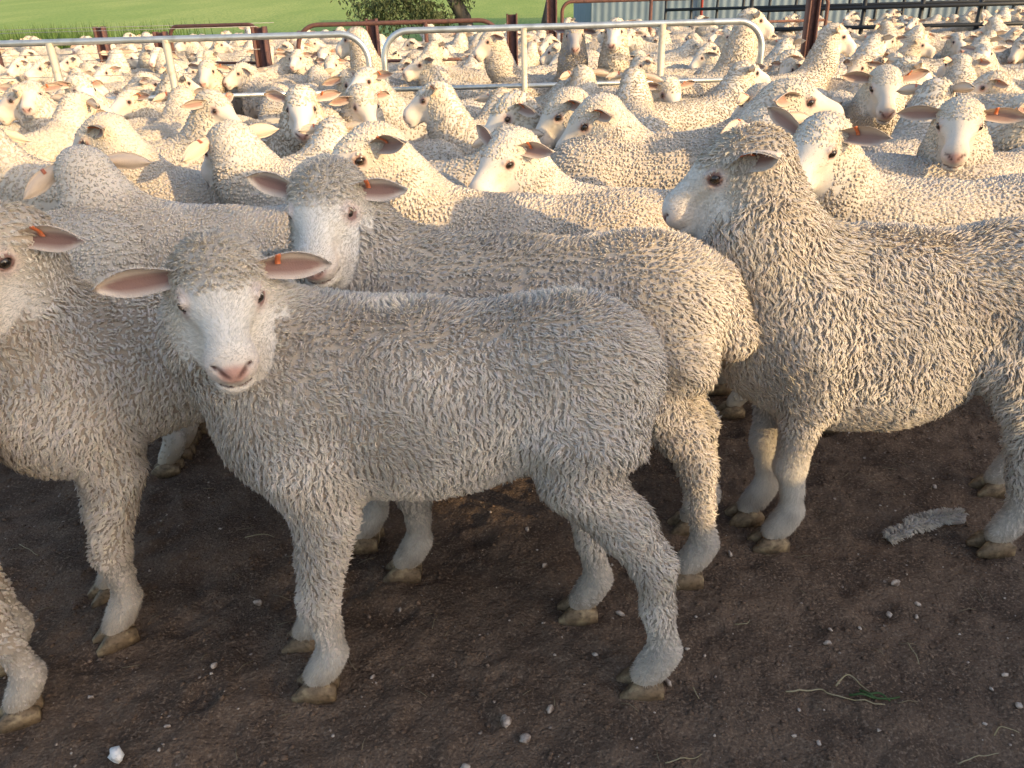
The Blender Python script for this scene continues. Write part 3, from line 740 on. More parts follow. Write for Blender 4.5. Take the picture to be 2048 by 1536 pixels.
for _sc, _di in ((75, 0.005), (190, 0.003)):
    _n = _nt.nodes.new('ShaderNodeTexVoronoi'); _n.inputs['Scale'].default_value = _sc; _n.inputs['Randomness'].default_value = 1.0
    _nt.links.new(_tc.outputs['Object'], _n.inputs['Vector'])
    _bp = _nt.nodes.new('ShaderNodeBump'); _bp.invert = True; _bp.inputs['Distance'].default_value = _di; _bp.inputs['Strength'].default_value = 0.8
    _nt.links.new(_n.outputs[0], _bp.inputs['Height']); _nt.links.new(_prev.outputs[0], _bp.inputs['Normal']); _prev = _bp
_nt.links.new(_prev.outputs[0], _b.inputs['Normal'])
M_CRUMB = mat('soil_crumb', (0.16, 0.106, 0.072), 0.95, spec=0.05, noise=(35, (0.115, 0.078, 0.055), 0.45, 0.6), noise2=(60, (0.28, 0.20, 0.145), 0.58, 0.7), bump=(300, 0.6, 0.003))
M_GRASS = mat('paddock_grass', (0.26, 0.335, 0.080), 0.9, spec=0.1, noise=(0.35, (0.35, 0.395, 0.11), 0.4, 0.65, (1, 0.25, 1)), noise2=(16, (0.14, 0.25, 0.055), 0.46, 0.72, (1, 0.22, 1)), bump=(9, 0.5, 0.05))
V, Q = grid(np.linspace(-2.2, 2.2, 420), np.linspace(0.5, 2.7, 210), soil_height)
tag(link('ground', new_mesh('ground', V, Q=Q, mats=[M_SOIL])), kind='structure')
xs = np.concatenate([np.linspace(-300, -12, 16), np.linspace(-10, 10, 41), np.linspace(12, 300, 16)]); ys = np.concatenate([np.linspace(-12, 3, 7), np.linspace(4, 24, 40), np.geomspace(26, 600, 24)])
V, Q = grid(xs, ys, lambda x, y: hill(x, y) - 0.035)
ym = V[Q].mean(1)[:, 1]; xm = V[Q].mean(1)[:, 0]
gmask = (ym > 14.5) & (xm < 3.2 + 0.05 * ym)
tag(link('terrain', new_mesh('terrain', V, Q=Q, mats=[M_SOIL, M_GRASS], mat_idx=np.where(gmask, 1, 0))), kind='structure')

# ------------------------------------------------------------------ unseen iron walls added behind the camera to shade the front of the yard
M_IRON = mat('corrugated_iron', (0.42, 0.44, 0.45), 0.45, metal=0.5, spec=0.4, noise=(3, (0.30, 0.31, 0.32), 0.4, 0.7))
def corrugated(p0, p1, z0, z1, pitch=0.076, amp=0.009, thick=0.003):
    p0 = np.array(p0, float); p1 = np.array(p1, float); L = np.linalg.norm(p1 - p0); n = int(L / pitch * 6) + 1
    t = np.linspace(0, L, n); d = (p1 - p0) / L; nr = np.array([-d[1], d[0]])
    o = amp * np.sin(t / pitch * 2 * math.pi)
    A = p0 + np.outer(t, d) + np.outer(o + thick, nr); B = p0 + np.outer(t, d) + np.outer(o - thick, nr)
    V = np.vstack([np.c_[A, np.full(n, z0)], np.c_[A, np.full(n, z1)], np.c_[B, np.full(n, z0)], np.c_[B, np.full(n, z1)]])
    i = np.arange(n - 1)
    Q = np.vstack([np.stack([i, i + 1, n + i + 1, n + i], 1), np.stack([2 * n + i + 1, 2 * n + i, 3 * n + i, 3 * n + i + 1], 1), np.stack([n + i, n + i + 1, 3 * n + i + 1, 3 * n + i], 1)])
    return V, Q
sd = np.array([math.sin(math.radians(SUN_AZ)), math.cos(math.radians(SUN_AZ))]); sn = np.array([-sd[1], sd[0]])   # toward the sun; across it
EDGE = 1.23
c0 = sd * 14.0 + sn * EDGE; c1 = sd * 14.0 - sn * 9.0
V, Q = corrugated(c0, c1, -0.05, 6.1)
tag(link('shade_wall', new_mesh('shade_wall', V, Q=Q, mats=[M_IRON])), kind='structure')
r0 = sd * 2.75 + sn * (EDGE - 0.35); r1 = r0 + sn * 2.9 - sd * 0.15
V, Q = corrugated(r0, r1, -0.02, 1.14, pitch=0.15)
tag(link('low_shade_wall', new_mesh('low_shade_wall', V, Q=Q, mats=[M_IRON])), kind='structure')

# ------------------------------------------------------------------ the sheep in the front of the yard, each posed
PI = math.pi
near = []
near.append(dict(label='grey-fleeced lamb nearest the camera, standing side-on and staring straight out, orange tag in ear', loc=(-0.125, 1.18, 0), th=180, scale=1.0,
    p=dict(seed=3, feet=[(0.25, 0.10, 0), (0.30, -0.02, 0), (-0.365, 0.12, 0), (-0.265, -0.085, 0)], zb=0.028, belly=0.05, lid=1.45, head=(0.308, 0.075, 0.787), yaw=110, pitch=-24, roll=-1, hs=0.88,
           earL=(1.0, -0.1, -0.02, -20, 0.150, 1.0), earR=(1.0, -0.1, -0.02, -20, 0.150, 1.0))))
near.append(dict(label='sheep directly behind the nearest lamb, head turned to the camera, sunlit rump and hanging tail', loc=(0.050, 1.47, 0), th=180, scale=1.03,
    p=dict(seed=5, spacing=0.0060, feet=[(0.288, 0.056, 0), (0.40, -0.056, 0), (-0.325, 0.10, 0), (-0.375, -0.084, 0)], head=(0.378, 0.03, 0.812), yaw=88, pitch=-28, hs=0.85, tail=0.10, zb=0.028,
           earL=(1.0, -0.1, 0.05, -20, 0.130, 1.0), earR=(0.9, -0.1, 0.45, -20, 0.125, 1.0))))
near.append(dict(label='big sunlit sheep at the right edge in left profile with its neck raised', loc=(0.845, 1.57, 0), th=180, scale=1.03,
    p=dict(seed=8, spacing=0.0060, droop=1.05, clump=0.013, wool=0.021, feet=[(0.224, 0.085, 0), (0.25, -0.02, 0), (-0.27, 0.12, 0), (-0.40, -0.11, 0)], head=(0.385, 0.01, 0.835), yaw=-10, pitch=-31, hs=0.87, lid=2.3, nk=1.12, fz=0.20, belly=0.15,
           earL=(0.75, -0.75, 0.0, 10, 0.110, 1.5), earR=(1.0, -0.6, 0.5, -20, 0.12, 1.0))))
near.append(dict(label='sheep at the left edge, face cut by the frame, one tagged ear sticking out', loc=(-0.66, 1.46, 0), th=216, scale=0.99,
    p=dict(seed=12, spacing=0.0060, wool=0.0185, clump=0.0135, feet=[(0.27, 0.085, 0), (0.25, -0.08, 0), (-0.31, 0.085, 0), (-0.31, -0.085, 0)], head=(0.28, 0.05, 0.82), yaw=42, pitch=-20, hs=0.90,
           earL=(1.0, -0.1, 0.05, -20, 0.135, 1.0))))
near.append(dict(label='sheep mostly outside the bottom left of the frame, only rump wool and hind legs showing', loc=(-1.235, 1.01, 0), th=200, scale=0.93,
    p=dict(seed=14, spacing=0.0115, feet=[(0.25, 0.08, 0), (0.25, -0.08, 0), (-0.33, 0.085, 0), (-0.28, -0.085, 0)], pitch=-20)))
for d in near:
    d['p']['view'] = view_of(d['loc'], d['th'])
    D = sheep_data(**d['p'])
    build_sheep(D, d['label'], 'sheep standing in the front row', d['loc'], math.radians(d['th']), d['scale'])

# head position (x, y, z), body heading, direction of the face, pitch, label -- headings counter-clockwise from image right, 180 = image left
MID = [
 ((-1.14, 2.13, 0.80), 182, 128, -25, 'sheep at left whose big pale ear hangs toward the camera, face turned away', dict(spacing=0.0074, earL=(0.8, 0.3, -0.35, -10, 0.14, 0.7))),
 ((-1.75, 1.93, 0.78), 184, 184, -30, 'sheep at far left showing only a rounded shaded rump beside the cut-off face', dict(spacing=0.0074)),
 ((-1.36, 2.70, 0.82), 180, 190, -32, 'sheep at left in left profile with orange tag, long sunlit back stretching right', dict(earL=(0.8, -0.6, 0.05, 0, 0.11, 1.4))),
 ((-0.89, 2.56, 0.80), 170, 142, -30, 'sheep with drooping pale ear, head low behind the long sunlit back at left', dict(earL=(0.9, 0.2, -0.2, -10, 0.14, 0.7))),
 ((-0.36, 2.03, 0.845), 178, 212, -22, 'sheep behind the front pair with pink-rimmed eye and tag, upright neck, face turned left', dict(spacing=0.0078, nk=1.1, earR=(1.0, -0.1, 0.0, -20, 0.12, 1.0))),
 ((0.00, 2.20, 0.80), 178, 222, -30, 'sheep in the middle with low head and tagged upright ear, shaded back behind it', dict(earR=(0.7, -0.2, 0.7, -20, 0.12, 1.0))),
 ((0.30, 2.80, 0.82), 165, 186, -38, 'sheep in the middle in left profile with shaded nose and pale far ear raised', dict(nk=1.1, earR=(0.9, -0.3, 0.5, -20, 0.13, 1.0))),
 ((0.22, 3.10, 0.82), 168, 196, -40, 'sheep whose pink snout pokes out behind the mid sheep with shaded nose', {}),
 ((0.99, 2.78, 0.865), 5, -4, -10, 'sheep in right profile at upper right, chin raised over its neighbours, sleepy eye', dict(nk=1.1, sc=1.08, lid=2.4, earR=(0.7, -0.8, 0.0, 10, 0.11, 1.4))),
 ((1.70, 3.65, 0.83), -95, -104, -30, 'sheep facing the camera with bluish shaded muzzle and large spread ears at upper right', {}),
 ((1.36, 2.40, 0.83), 212, -116, -22, 'sheep at right staring at the camera, white face, ears straight out, tag in ear', dict(earL=(1.0, -0.05, 0.05, -20, 0.15, 1.0), earR=(1.0, -0.05, 0.08, -20, 0.15, 1.0))),
 ((0.81, 2.06, 0.83), 183, 226, -28, 'sheep half hidden behind the big right-hand sheep, raised pink ear and tagged ear', dict(earR=(0.7, -0.1, 0.6, -20, 0.14, 0.8))),
 ((0.82, 2.60, 0.795), 172, 112, -12, 'sheep with face turned away and both ears out, below the right-profile sheep', {}),
 ((1.10, 3.55, 0.79), 118, 118, -30, 'sheep at right showing a broad rump half in shadow, head hidden', {}),
]
ROW3 = [
 ((-2.60, 4.42, 0.82), 180, 203, -28, 'sheep at the left edge with long white face, tag low on its cheek side', {}),
 ((-2.08, 4.05, 0.80), 85, 65, -15, 'sheep at left seen from behind, small cupped ear, next to the white-faced one', {}),
 ((-1.27, 3.62, 0.82), 5, -28, -30, 'sheep left of centre in right profile, ear like a cup, pale face pointing right', {}),
 ((-0.88, 3.55, 0.825), -50, -82, -35, 'sheep left of centre facing the camera, long white face with pink nose', {}),
 ((-0.66, 3.85, 0.80), -70, -64, -40, 'sheep just right of the long white-faced one, head low with orange tag', {}),
 ((-0.33, 3.72, 0.825), 172, 182, -26, 'sheep near the middle in left profile with dark cupped ear and pale chin', {}),
 ((0.02, 3.25, 0.80), 176, 205, -35, 'sheep in the middle with long tan face pointing down left, bright orange tag', {}),
 ((1.40, 4.75, 0.82), 25, 15, -12, 'sheep right of centre with round woolly head turned right, ear like a shell', {}),
 ((1.76, 3.30, 0.82), 50, 40, -15, 'sheep at right seen from behind with cupped dark ear, above the staring one', {}),
 ((-1.72, 4.45, 0.79), 95, 88, -10, 'round woolly back of a head at left with both ears out sideways', {}),
 ((0.46, 4.85, 0.82), 92, 98, -8, 'tall round woolly back of a head in the middle, pale ear out left', {}),
 ((0.72, 4.55, 0.82), 88, 80, -8, 'second round woolly back of a head in the middle, ears drooping', {}),
 ((-2.55, 5.0, 0.82), 200, -42, -30, 'sheep at left below the pipe gate, white face pointing down right', {}),
 ((-0.86, 4.70, 0.83), -80, -58, -30, 'white-faced sheep below the left pipe gate looking right, tag in ear', {}),
 ((2.25, 4.55, 0.82), 10, 2, -25, 'sheep at upper right in right profile with steep brow and dark eye', {}),
]
RAISED = [
 ((-1.10, 6.25, 1.03), 175, 165, -25, 'sheep rearing its woolly head above the gap between the two pipe gates', dict(nk=1.05)),
 ((-0.10, 6.35, 0.99), 190, 205, -35, 'sheep with head above the middle pipe gate near its left end, looking left', {}),
 ((0.52, 6.1, 1.02), -80, -92, -30, 'grey shaded face looking out above the middle of the middle pipe gate', dict(face=(0.5, 0.5, 0.55))),  # shade painted into the face tint as a bluish grey
 ((0.80, 6.0, 1.04), -70, -108, -30, 'cream-faced sheep next to the shaded grey face, raised above the middle gate', {}),
 ((1.78, 6.0, 1.08), 10, -2, -22, 'sheep in right profile raised high behind the right end of the middle gate', dict(nk=1.1)),
 ((2.35, 5.9, 0.97), 20, -12, -30, 'sheep in right profile beside the tall dark post at upper right', {}),
]
centres = [(d['loc'][0], d['loc'][1]) for d in near]
def place(head, th, phi, pitch, label, extra, lod, seed, group):
    rel = ((phi - th + 180) % 360) - 180
    sc = extra.pop('sc', (1.0 if lod == 1 else 0.98) + 0.035 * math.sin(seed * 2.3)); extra.setdefault('bw', 1.0 + 0.05 * math.sin(seed * 1.7))
    lx, ly = 0.31 + 0.125 * math.cos(math.radians(rel) * 0.7), 0.115 * math.sin(math.radians(rel) * 0.7)
    prm = dict(seed=seed, lod=lod, head=(lx, ly, head[2] / sc - 0.01), yaw=rel, pitch=pitch, hs=0.95, dens=upper_part, earc=(0.38, 0.25, 0.215), wool=0.0120 if lod == 1 else 0.010, clump=0.012 if lod == 1 else 0.017, face=(0.92, 0.89, 0.85))
    prm['view'] = view_of(head, th); er = np.random.default_rng(seed * 7)
    for e_ in ('earL', 'earR'): prm[e_] = (1.0, er.uniform(-0.5, 0.0), er.uniform(-0.35, 0.3), er.uniform(-30, -8), er.uniform(0.12, 0.145), er.uniform(0.8, 1.3))
    prm['hs'] = er.uniform(0.90, 0.98)
    prm.update(extra)
    off = turn(math.radians(th), (lx, ly, 0)) * sc
    loc = (head[0] - off[0], head[1] - off[1], 0)
    centres.append(loc[:2])
    build_sheep(sheep_data(**prm), label, group, loc, math.radians(th), sc)
for k, (h_, th, phi, pt, lab, ex) in enumerate(MID): place(h_, th, phi, pt, lab, ex, 1, 30 + k, 'sheep in the second and third rows')
for k, (h_, th, phi, pt, lab, ex) in enumerate(RAISED): ex.setdefault('sc', 1.02); place(h_, th, phi, pt, lab, ex, 2, 90 + k, 'sheep raising their heads behind the pipe gates')
for k, (h_, th, phi, pt, lab, ex) in enumerate(ROW3): place(h_, th, phi, pt, lab, ex, 2, 60 + k, 'sheep in the mob before the pipe gates')

# ------------------------------------------------------------------ pipe gates, posts and far fences
M_GALV = mat('galvanised_pipe', (0.58, 0.60, 0.58), 0.38, metal=0.75, spec=0.5, noise=(14, (0.42, 0.43, 0.40), 0.45, 0.7), bump=(60, 0.15, 0.002))
M_CREAM = mat('cream_steel_strap', (0.62, 0.54, 0.40), 0.55, metal=0.2, noise=(30, (0.40, 0.28, 0.16), 0.52, 0.75))
M_RUST = mat('brown_steel', (0.145, 0.070, 0.055), 0.7, metal=0.2, noise=(25, (0.09, 0.05, 0.042), 0.45, 0.7), bump=(80, 0.4, 0.003))
M_WIRE = mat('fence_wire', (0.34, 0.33, 0.31), 0.5, metal=0.7)
M_BLACK = mat('dark_steel', (0.035, 0.038, 0.042), 0.5, metal=0.4)

def hoop(x0, x1, ztop, zbot, r, open0=False):
    """points of a bent-pipe frame in its own plane (x along, z up)"""
    pts = []
    if open0: pts.append((x0, ztop))
    else:
        pts += [(x0, zbot), (x0, ztop - r)]
        pts += [(x0 + r - r * math.cos(a), ztop - r + r * math.sin(a)) for a in np.linspace(0.15, math.pi / 2, 8)]
    pts += [(x1 - r + r * math.sin(a), ztop - r + r * math.cos(a)) for a in np.linspace(0, math.pi / 2 - 0.15, 8)]
    pts += [(x1, ztop - r), (x1, zbot)]
    return [(p[0], 0, p[1]) for p in pts]

def pipe_gate(name, label, loc, rz, length, ztop, straps, pr=0.021, m=M_GALV, ms=M_CREAM, rails=(0.70, 0.50, 0.32, 0.14), r=0.17, group='pipe gates across the yard'):
    root = bpy.data.objects.new(name, None); COL.objects.link(root); root.location = loc; root.rotation_euler = (0, 0, rz)
    tag(root, label, 'gate', group)
    mb = MB(); mb.tube(hoop(0, length, ztop, 0.05, r), pr, 10); link('frame', mb.mesh('gate_frame', [m]), root)
    for z in rails:
        mb = MB(); mb.tube([(0.01, 0, z * ztop / 1.05), (length - 0.01, 0, z * ztop / 1.05)], pr * 0.72, 8); link('rail', mb.mesh('gate_rail', [m]), root)
    for x in straps:
        mb = MB(); mb.box((x, -0.004, ztop / 2 + 0.02), (0.036, 0.046, ztop - 0.05)); link('strap', mb.mesh('gate_strap', [ms], smooth=False), root)
    return root
pipe_gate('pipe_gate', 'long galvanised pipe gate at left with cream straps and rounded right end', (-4.27, 5.42, 0.01), 0.022, 3.39, 1.055, (0.62, 1.36, 2.10))
pipe_gate('pipe_gate', 'galvanised pipe gate in the middle with both top corners rounded', (-0.78, 5.50, 0.01), 0.022, 2.50, 1.065, (0.92, 1.83))
mb = MB()
for z in (0.52, 0.76): mb.tube([(-0.90, 5.50, z), (-0.84, 5.465, z + 0.01), (-0.77, 5.50, z - 0.008), (-0.84, 5.53, z - 0.01), (-0.90, 5.50, z)], 0.006, 6)
tag(link('gate_chain', mb.mesh('gate_chain', [M_RUST])), 'rusty chain loop tying the two pipe gates together', 'chain')

def steel_post(x, y, h, w, label, m=M_RUST):
    """H-section post"""
    root = bpy.data.objects.new('steel_post', None); COL.objects.link(root); root.location = (x, y, float(hill(np.array(x), np.array(y))) - 0.05)
    tag(root, label, 'post', 'steel posts of the far pens')
    for sx in (-1, 1):
        mb = MB(); mb.box((sx * w * 0.42, 0, h / 2), (w * 0.16, w, h)); link('flange', mb.mesh('post_flange', [m], smooth=False), root)
    mb = MB(); mb.box((0, 0, h / 2 - 0.004), (w * 0.68, w * 0.18, h - 0.008)); link('web', mb.mesh('post_web', [m], smooth=False), root)
for (x, y, h, w, lab) in [(-5.62, 9.3, 1.10, 0.11, 'leftmost short brown steel post standing among sheep below the paddock'), (-4.72, 10.0, 1.10, 0.11, 'brown steel post showing just its top above sheep, second from left'),
      (-3.62, 9.0, 1.06, 0.12, 'brown steel post at the left end of the small brown hoop gate'), (-2.40, 8.4, 1.10, 0.13, 'brown steel post with bolt holes at the right end of the small hoop gate'),
      (-1.36, 8.9, 1.13, 0.12, 'brown steel post behind the woolly head raised above the gates'), (0.10, 8.5, 1.15, 0.11, 'dark brown post right of the tree, behind the middle gate'), (0.62, 10.6, 1.28, 0.13, 'far brown post carrying a diagonal stay, beside the thin dark trunk'),
      (2.92, 8.0, 2.10, 0.105, 'tall dark brown post at upper right reaching out of the frame')]:
    steel_post(x, y, h, w, lab)
pipe_gate('hoop_gate', 'small brown hoop-topped gate at left between two brown posts', (-3.52, 9.0, 0.06), -0.42, 1.18, 1.07, (), pr=0.019, m=M_RUST, r=0.12, rails=(0.7, 0.4), group='brown gates of the far pens')
pipe_gate('hoop_gate', 'long brown hoop-topped gate running right toward the tree', (-2.06, 8.5, 0.06), -0.02, 2.05, 1.05, (1.3,), pr=0.022, m=M_RUST, ms=M_RUST, r=0.22, rails=(0.7, 0.4), group='brown gates of the far pens')
pipe_gate('hoop_gate', 'brown pipe gate right of centre in front of the blue-grey shed', (0.75, 10.6, 0.08), 0.0, 3.3, 1.20, (1.1,), pr=0.022, m=M_RUST, ms=M_RUST, r=0.12, rails=(0.8, 0.5), group='brown gates of the far pens')

def mesh_fence(x0, x1, y, z0, z1, label, nx, nz, rw=0.0022):
    root = bpy.data.objects.new('wire_fence', None); COL.objects.link(root); root.location = (x0, y, 0)
    tag(root, label, 'fence')
    for k in range(nz):
        mb = MB(); mb.tube([(0, 0, z0 + (z1 - z0) * k / (nz - 1)), (x1 - x0, 0, z0 + (z1 - z0) * k / (nz - 1))], rw, 5); link('wire', mb.mesh('wire', [M_WIRE]), root)
    mb = MB()
    for k in range(nx): mb.tube([(k * (x1 - x0) / (nx - 1), 0, z0), (k * (x1 - x0) / (nx - 1), 0, z1)], rw, 4)
    tag(link('picket_wire', mb.mesh('picket_wire', [M_WIRE])), kind='stuff')
mesh_fence(-4.6, -1.9, 6.6, 0.15, 1.12, 'square wire mesh fence behind the long left pipe gate', 19, 7)
mesh_fence(-7.2, -2.5, 9.35, 0.15, 1.14, 'far wire mesh fence between the brown posts at left', 26, 7, 0.003)

# shed and dark railing at the upper right
M_SHED = mat('shed_cladding', (0.15, 0.20, 0.235), 0.6, metal=0.0, noise=(2, (0.12, 0.16, 0.19), 0.4, 0.7))
root = bpy.data.objects.new('shed', None); COL.objects.link(root); root.location = (8.6, 19.0, 0)
tag(root, 'long blue-grey corrugated iron shed at the upper right behind the mob', 'shed')
V, Q = corrugated((-6.6, 0), (9, -2.2), 0.1, 3.6, pitch=0.16, amp=0.010); link('wall', new_mesh('shed_clad', V, Q=Q, mats=[M_SHED]), root)
V, Q = corrugated((-6.6, 0.03), (-6.4, 7), 0.1, 3.6, pitch=0.16, amp=0.010); link('wall', new_mesh('shed_clad', V, Q=Q, mats=[M_SHED]), root)
mb = MB(); mb.add([(-6.9, -0.5, 3.6), (9.2, -2.7, 3.6), (9.6, 4, 4.6), (-6.6, 7.2, 4.6), (-6.9, -0.5, 3.66), (9.2, -2.7, 3.66), (9.6, 4, 4.66), (-6.6, 7.2, 4.66)], Q=[[3, 2, 1, 0], [4, 5, 6, 7], [0, 1, 5, 4], [1, 2, 6, 5], [2, 3, 7, 6], [3, 0, 4, 7]])
link('roof', mb.mesh('shed_roof', [M_SHED], smooth=False), root)
mb = MB(); mb.box((-4.25, -0.42, 1.9), (0.05, 0.05, 3.4)); link('downpipe', mb.mesh('shed_downpipe', [mat('red_paint', (0.30, 0.05, 0.04), 0.6)], smooth=False), root)
def railing(x0, y0, x1, y1, zt, label, n, m=M_BLACK):
    L = math.hypot(x1 - x0, y1 - y0)
    root = bpy.data.objects.new('yard_railing', None); COL.objects.link(root); root.location = (x0, y0, 0.12); root.rotation_euler = (0, 0, math.atan2(y1 - y0, x1 - x0))
    tag(root, label, 'railing', 'dark railings before the shed')
    for z in (zt, zt - 0.22, zt - 0.46):
        mb = MB(); mb.box((L / 2, 0, z), (L, 0.05, 0.05)); link('rail', mb.mesh('railing_rail', [m], smooth=False), root)
    for k in range(n):
        mb = MB(); mb.box((k * L / (n - 1), 0.052, zt / 2 + 0.05), (0.045, 0.05, zt + 0.1)); link('upright', mb.mesh('railing_upright', [m], smooth=False), root)
railing(3.4, 11.6, 9.3, 10.9, 1.22, 'dark steel railing at the upper right with sheep heads behind it', 9)
railing(3.0, 15.6, 13.5, 14.2, 1.50, 'far dark steel railing along the front of the shed', 24)

# tree in the paddock
M_BARK = mat('bark', (0.10, 0.085, 0.07), 0.95, noise=(12, (0.05, 0.042, 0.036), 0.45, 0.65, (1, 1, 0.3)), bump=(30, 0.8, 0.02))
M_LEAF = mat('eucalypt_leaf', (0.065, 0.085, 0.035), 0.7, attr=None, noise=(3, (0.10, 0.115, 0.055), 0.4, 0.7), transl=0.2)
def tree(x, y, stems, leaf_c, label, seed):
    rng = np.random.default_rng(seed); z = float(hill(np.array(x), np.array(y))) - 0.1
    root = bpy.data.objects.new('gum_tree', None); COL.objects.link(root); root.location = (x, y, z); tag(root, label, 'tree')
    for st in stems:
        pts = np.array(st[0], float); mb = MB(); mb.tube(pts, np.linspace(st[1], st[2], len(pts)), 9); link('trunk' if st[1] > 0.09 else 'limb', mb.mesh('tree_trunk', [M_BARK]), root)
    C = []
    for (cx, cy, cz, rx, rz, n) in leaf_c:
        u = rng.normal(size=(n, 3)); u /= np.linalg.norm(u, axis=1)[:, None]; rr = rng.uniform(0.35, 1, n) ** 0.6
        tw = rng.normal(size=(max(n // 40, 3), 3)) * np.array([rx, rx, rz]) * 0.6
        C.append(np.array([cx, cy, cz]) + 0.6 * u * rr[:, None] * np.array([rx, rx, rz]) + tw[rng.integers(len(tw), size=n)] * 0.7)
    C = np.vstack(C); N = len(C)
    d = rng.normal(size=(N, 3)) * 0.6 + np.array([0, 0, -0.9]); d /= np.linalg.norm(d, axis=1)[:, None]
    s_ = np.cross(d, rng.normal(size=(N, 3))); s_ /= np.linalg.norm(s_, axis=1)[:, None]
    ln = rng.uniform(0.07, 0.14, N)[:, None]; w = rng.uniform(0.014, 0.026, N)[:, None]
    Vl = np.stack([C, C + d * ln * 0.5 + s_ * w, C + d * ln, C + d * ln * 0.5 - s_ * w], 1).reshape(-1, 3)
    link('crown', new_mesh('tree_crown', Vl, Q=np.arange(N * 4).reshape(-1, 4), mats=[M_LEAF], smooth=False), root)
tree(-2.15, 21.5, [([(1.35, 0, 0), (1.2, 0, 0.7), (0.75, 0.05, 1.5), (0.5, 0, 2.6), (0.2, 0, 4.4)], 0.20, 0.12), ([(0.25, 0.3, 0), (0.15, 0.3, 0.5), (-0.35, 0.2, 1.2), (-1.1, 0.1, 1.9)], 0.10, 0.05), ([(0.75, 0.05, 1.5), (0.0, -0.1, 1.7), (-0.9, -0.2, 2.2)], 0.09, 0.05)],
     [(-0.85, 0, 0.95, 0.75, 0.55, 1900), (0.0, -0.2, 1.05, 0.6, 0.5, 1300), (0.5, -0.3, 0.75, 0.5, 0.35, 900), (-0.6, 0, 1.9, 1.2, 0.7, 1900), (0.6, 0.2, 2.2, 1.1, 0.8, 1500), (1.2, 0, 1.3, 0.35, 0.4, 350), (0.3, 0, 3.6, 1.7, 1.2, 2600)],
     'gnarled grey-green tree with low hanging foliage at the paddock edge, top centre', 4)
tree(0.95, 20.5, [([(0, 0, 0), (0.06, 0, 0.5), (0.2, 0, 1.1), (0.26, 0, 1.9), (0.3, 0, 3.5)], 0.10, 0.06)], [(0.3, 0, 3.6, 0.9, 0.7, 900)], 'thin dark leaning trunk right of the big tree, top centre', 9)

# weeds along the paddock edge
rng = np.random.default_rng(21)
N = 6500
cx = np.concatenate([rng.normal(-8.9, 0.7, N // 3), rng.normal(-6.9, 0.5, N // 6), rng.uniform(-13.5, -3.2, N - N // 3 - N // 6)]); cyy = rng.uniform(15.6, 17.3, N)
hgt = np.where(np.arange(N) < N // 2, rng.uniform(0.35, 1.05, N), rng.uniform(0.12, 0.45, N))
z0 = hill(cx, cyy) - 0.04
B = np.c_[cx, cyy, z0]; lean = np.c_[rng.normal(0, 0.16, N), rng.normal(0, 0.1, N), np.ones(N)] * hgt[:, None]
sd_ = np.c_[rng.normal(size=N), rng.normal(size=N), np.zeros(N)]; sd_ = sd_ / np.linalg.norm(sd_, axis=1)[:, None] * 0.011
Vw = np.stack([B - sd_, B + sd_, B + lean * 0.6 + sd_ * 1.2, B + lean, B + lean * 0.6 - sd_ * 1.2], 1).reshape(-1, 3)
iw = np.arange(N) * 5; Tw = np.vstack([np.stack([iw, iw + 1, iw + 2], 1), np.stack([iw, iw + 2, iw + 4], 1), np.stack([iw + 4, iw + 2, iw + 3], 1)])
tag(link('weeds', new_mesh('weeds', Vw, F=Tw, mats=[mat('weed_leaf', (0.085, 0.15, 0.035), 0.8, noise=(2, (0.13, 0.19, 0.05), 0.4, 0.7), transl=0.25)], smooth=False)), 'tall green weeds growing along the paddock edge at upper left', 'weeds', kind='stuff')

# ------------------------------------------------------------------ the rest of the mob: a few poses, copied as individuals
def merged_mesh(D, name):
    """one mesh for a sheep too small to show its parts"""
    V, Q, c = D['body']; Vf, Ff, cf = D['fleece']
    T = np.vstack([Q[:, [0, 1, 2]], Q[:, [0, 2, 3]]]); mi = [np.zeros(len(T))]
    Vs = [V, Vf]; Cs = [c, cf]; Ts = [T, Ff + len(V)]; mi.append(np.ones(len(Ff))); n = len(V) + len(Vf)
    for e in D['eyes']:
        t = np.vstack([e[1], e[2][:, [0, 1, 2]], e[2][:, [0, 2, 3]]]); Vs.append(e[0]); Cs.append(e[3]); Ts.append(t + n); mi.append(np.full(len(t), 2)); n += len(e[0])
    if 'tag' in D:
        t = D['tag'][1]; t = np.vstack([t[:, [0, 1, 2]], t[:, [0, 2, 3]]]); Vs.append(D['tag'][0]); Cs.append(np.ones((len(D['tag'][0]), 3))); Ts.append(t + n); mi.append(np.full(len(t), 3))
    return new_mesh(name, np.vstack(Vs), F=np.vstack(Ts), mats=[M_SKIN, M_WOOL, M_EYE, M_TAG], mat_idx=np.concatenate(mi), col=np.vstack(Cs))

def pose(seed, lod, yaw, pitch, hz, **kw):
    lx, ly = 0.31 + 0.125 * math.cos(math.radians(yaw) * 0.7), 0.115 * math.sin(math.radians(yaw) * 0.7)
    er = np.random.default_rng(seed * 7)
    for e_ in ('earL', 'earR'): kw[e_] = (1.0, er.uniform(-0.5, 0.0), er.uniform(-0.35, 0.3), er.uniform(-30, -8), er.uniform(0.12, 0.145), er.uniform(0.8, 1.3))
    return sheep_data(seed=seed, lod=lod, head=(lx, ly, hz), yaw=yaw, pitch=pitch, hs=er.uniform(0.90, 0.98), dens=upper_part, earc=(0.38, 0.25, 0.215), wool=0.010, clump=0.017, nk=1.06, face=(0.88, 0.86, 0.82), **kw)
poses = [(0, -28, 0.77), (75, -25, 0.79), (-75, -25, 0.79), (30, -35, 0.75), (-35, -12, 0.81), (50, -15, 0.83), (-15, -40, 0.72), (100, -22, 0.77)]
crowd = [pose(100 + i, 2, *p) for i, p in enumerate(poses)]
mid_roots = []
FENCE_Y = 5.62
rng = np.random.default_rng(77)
spots = []
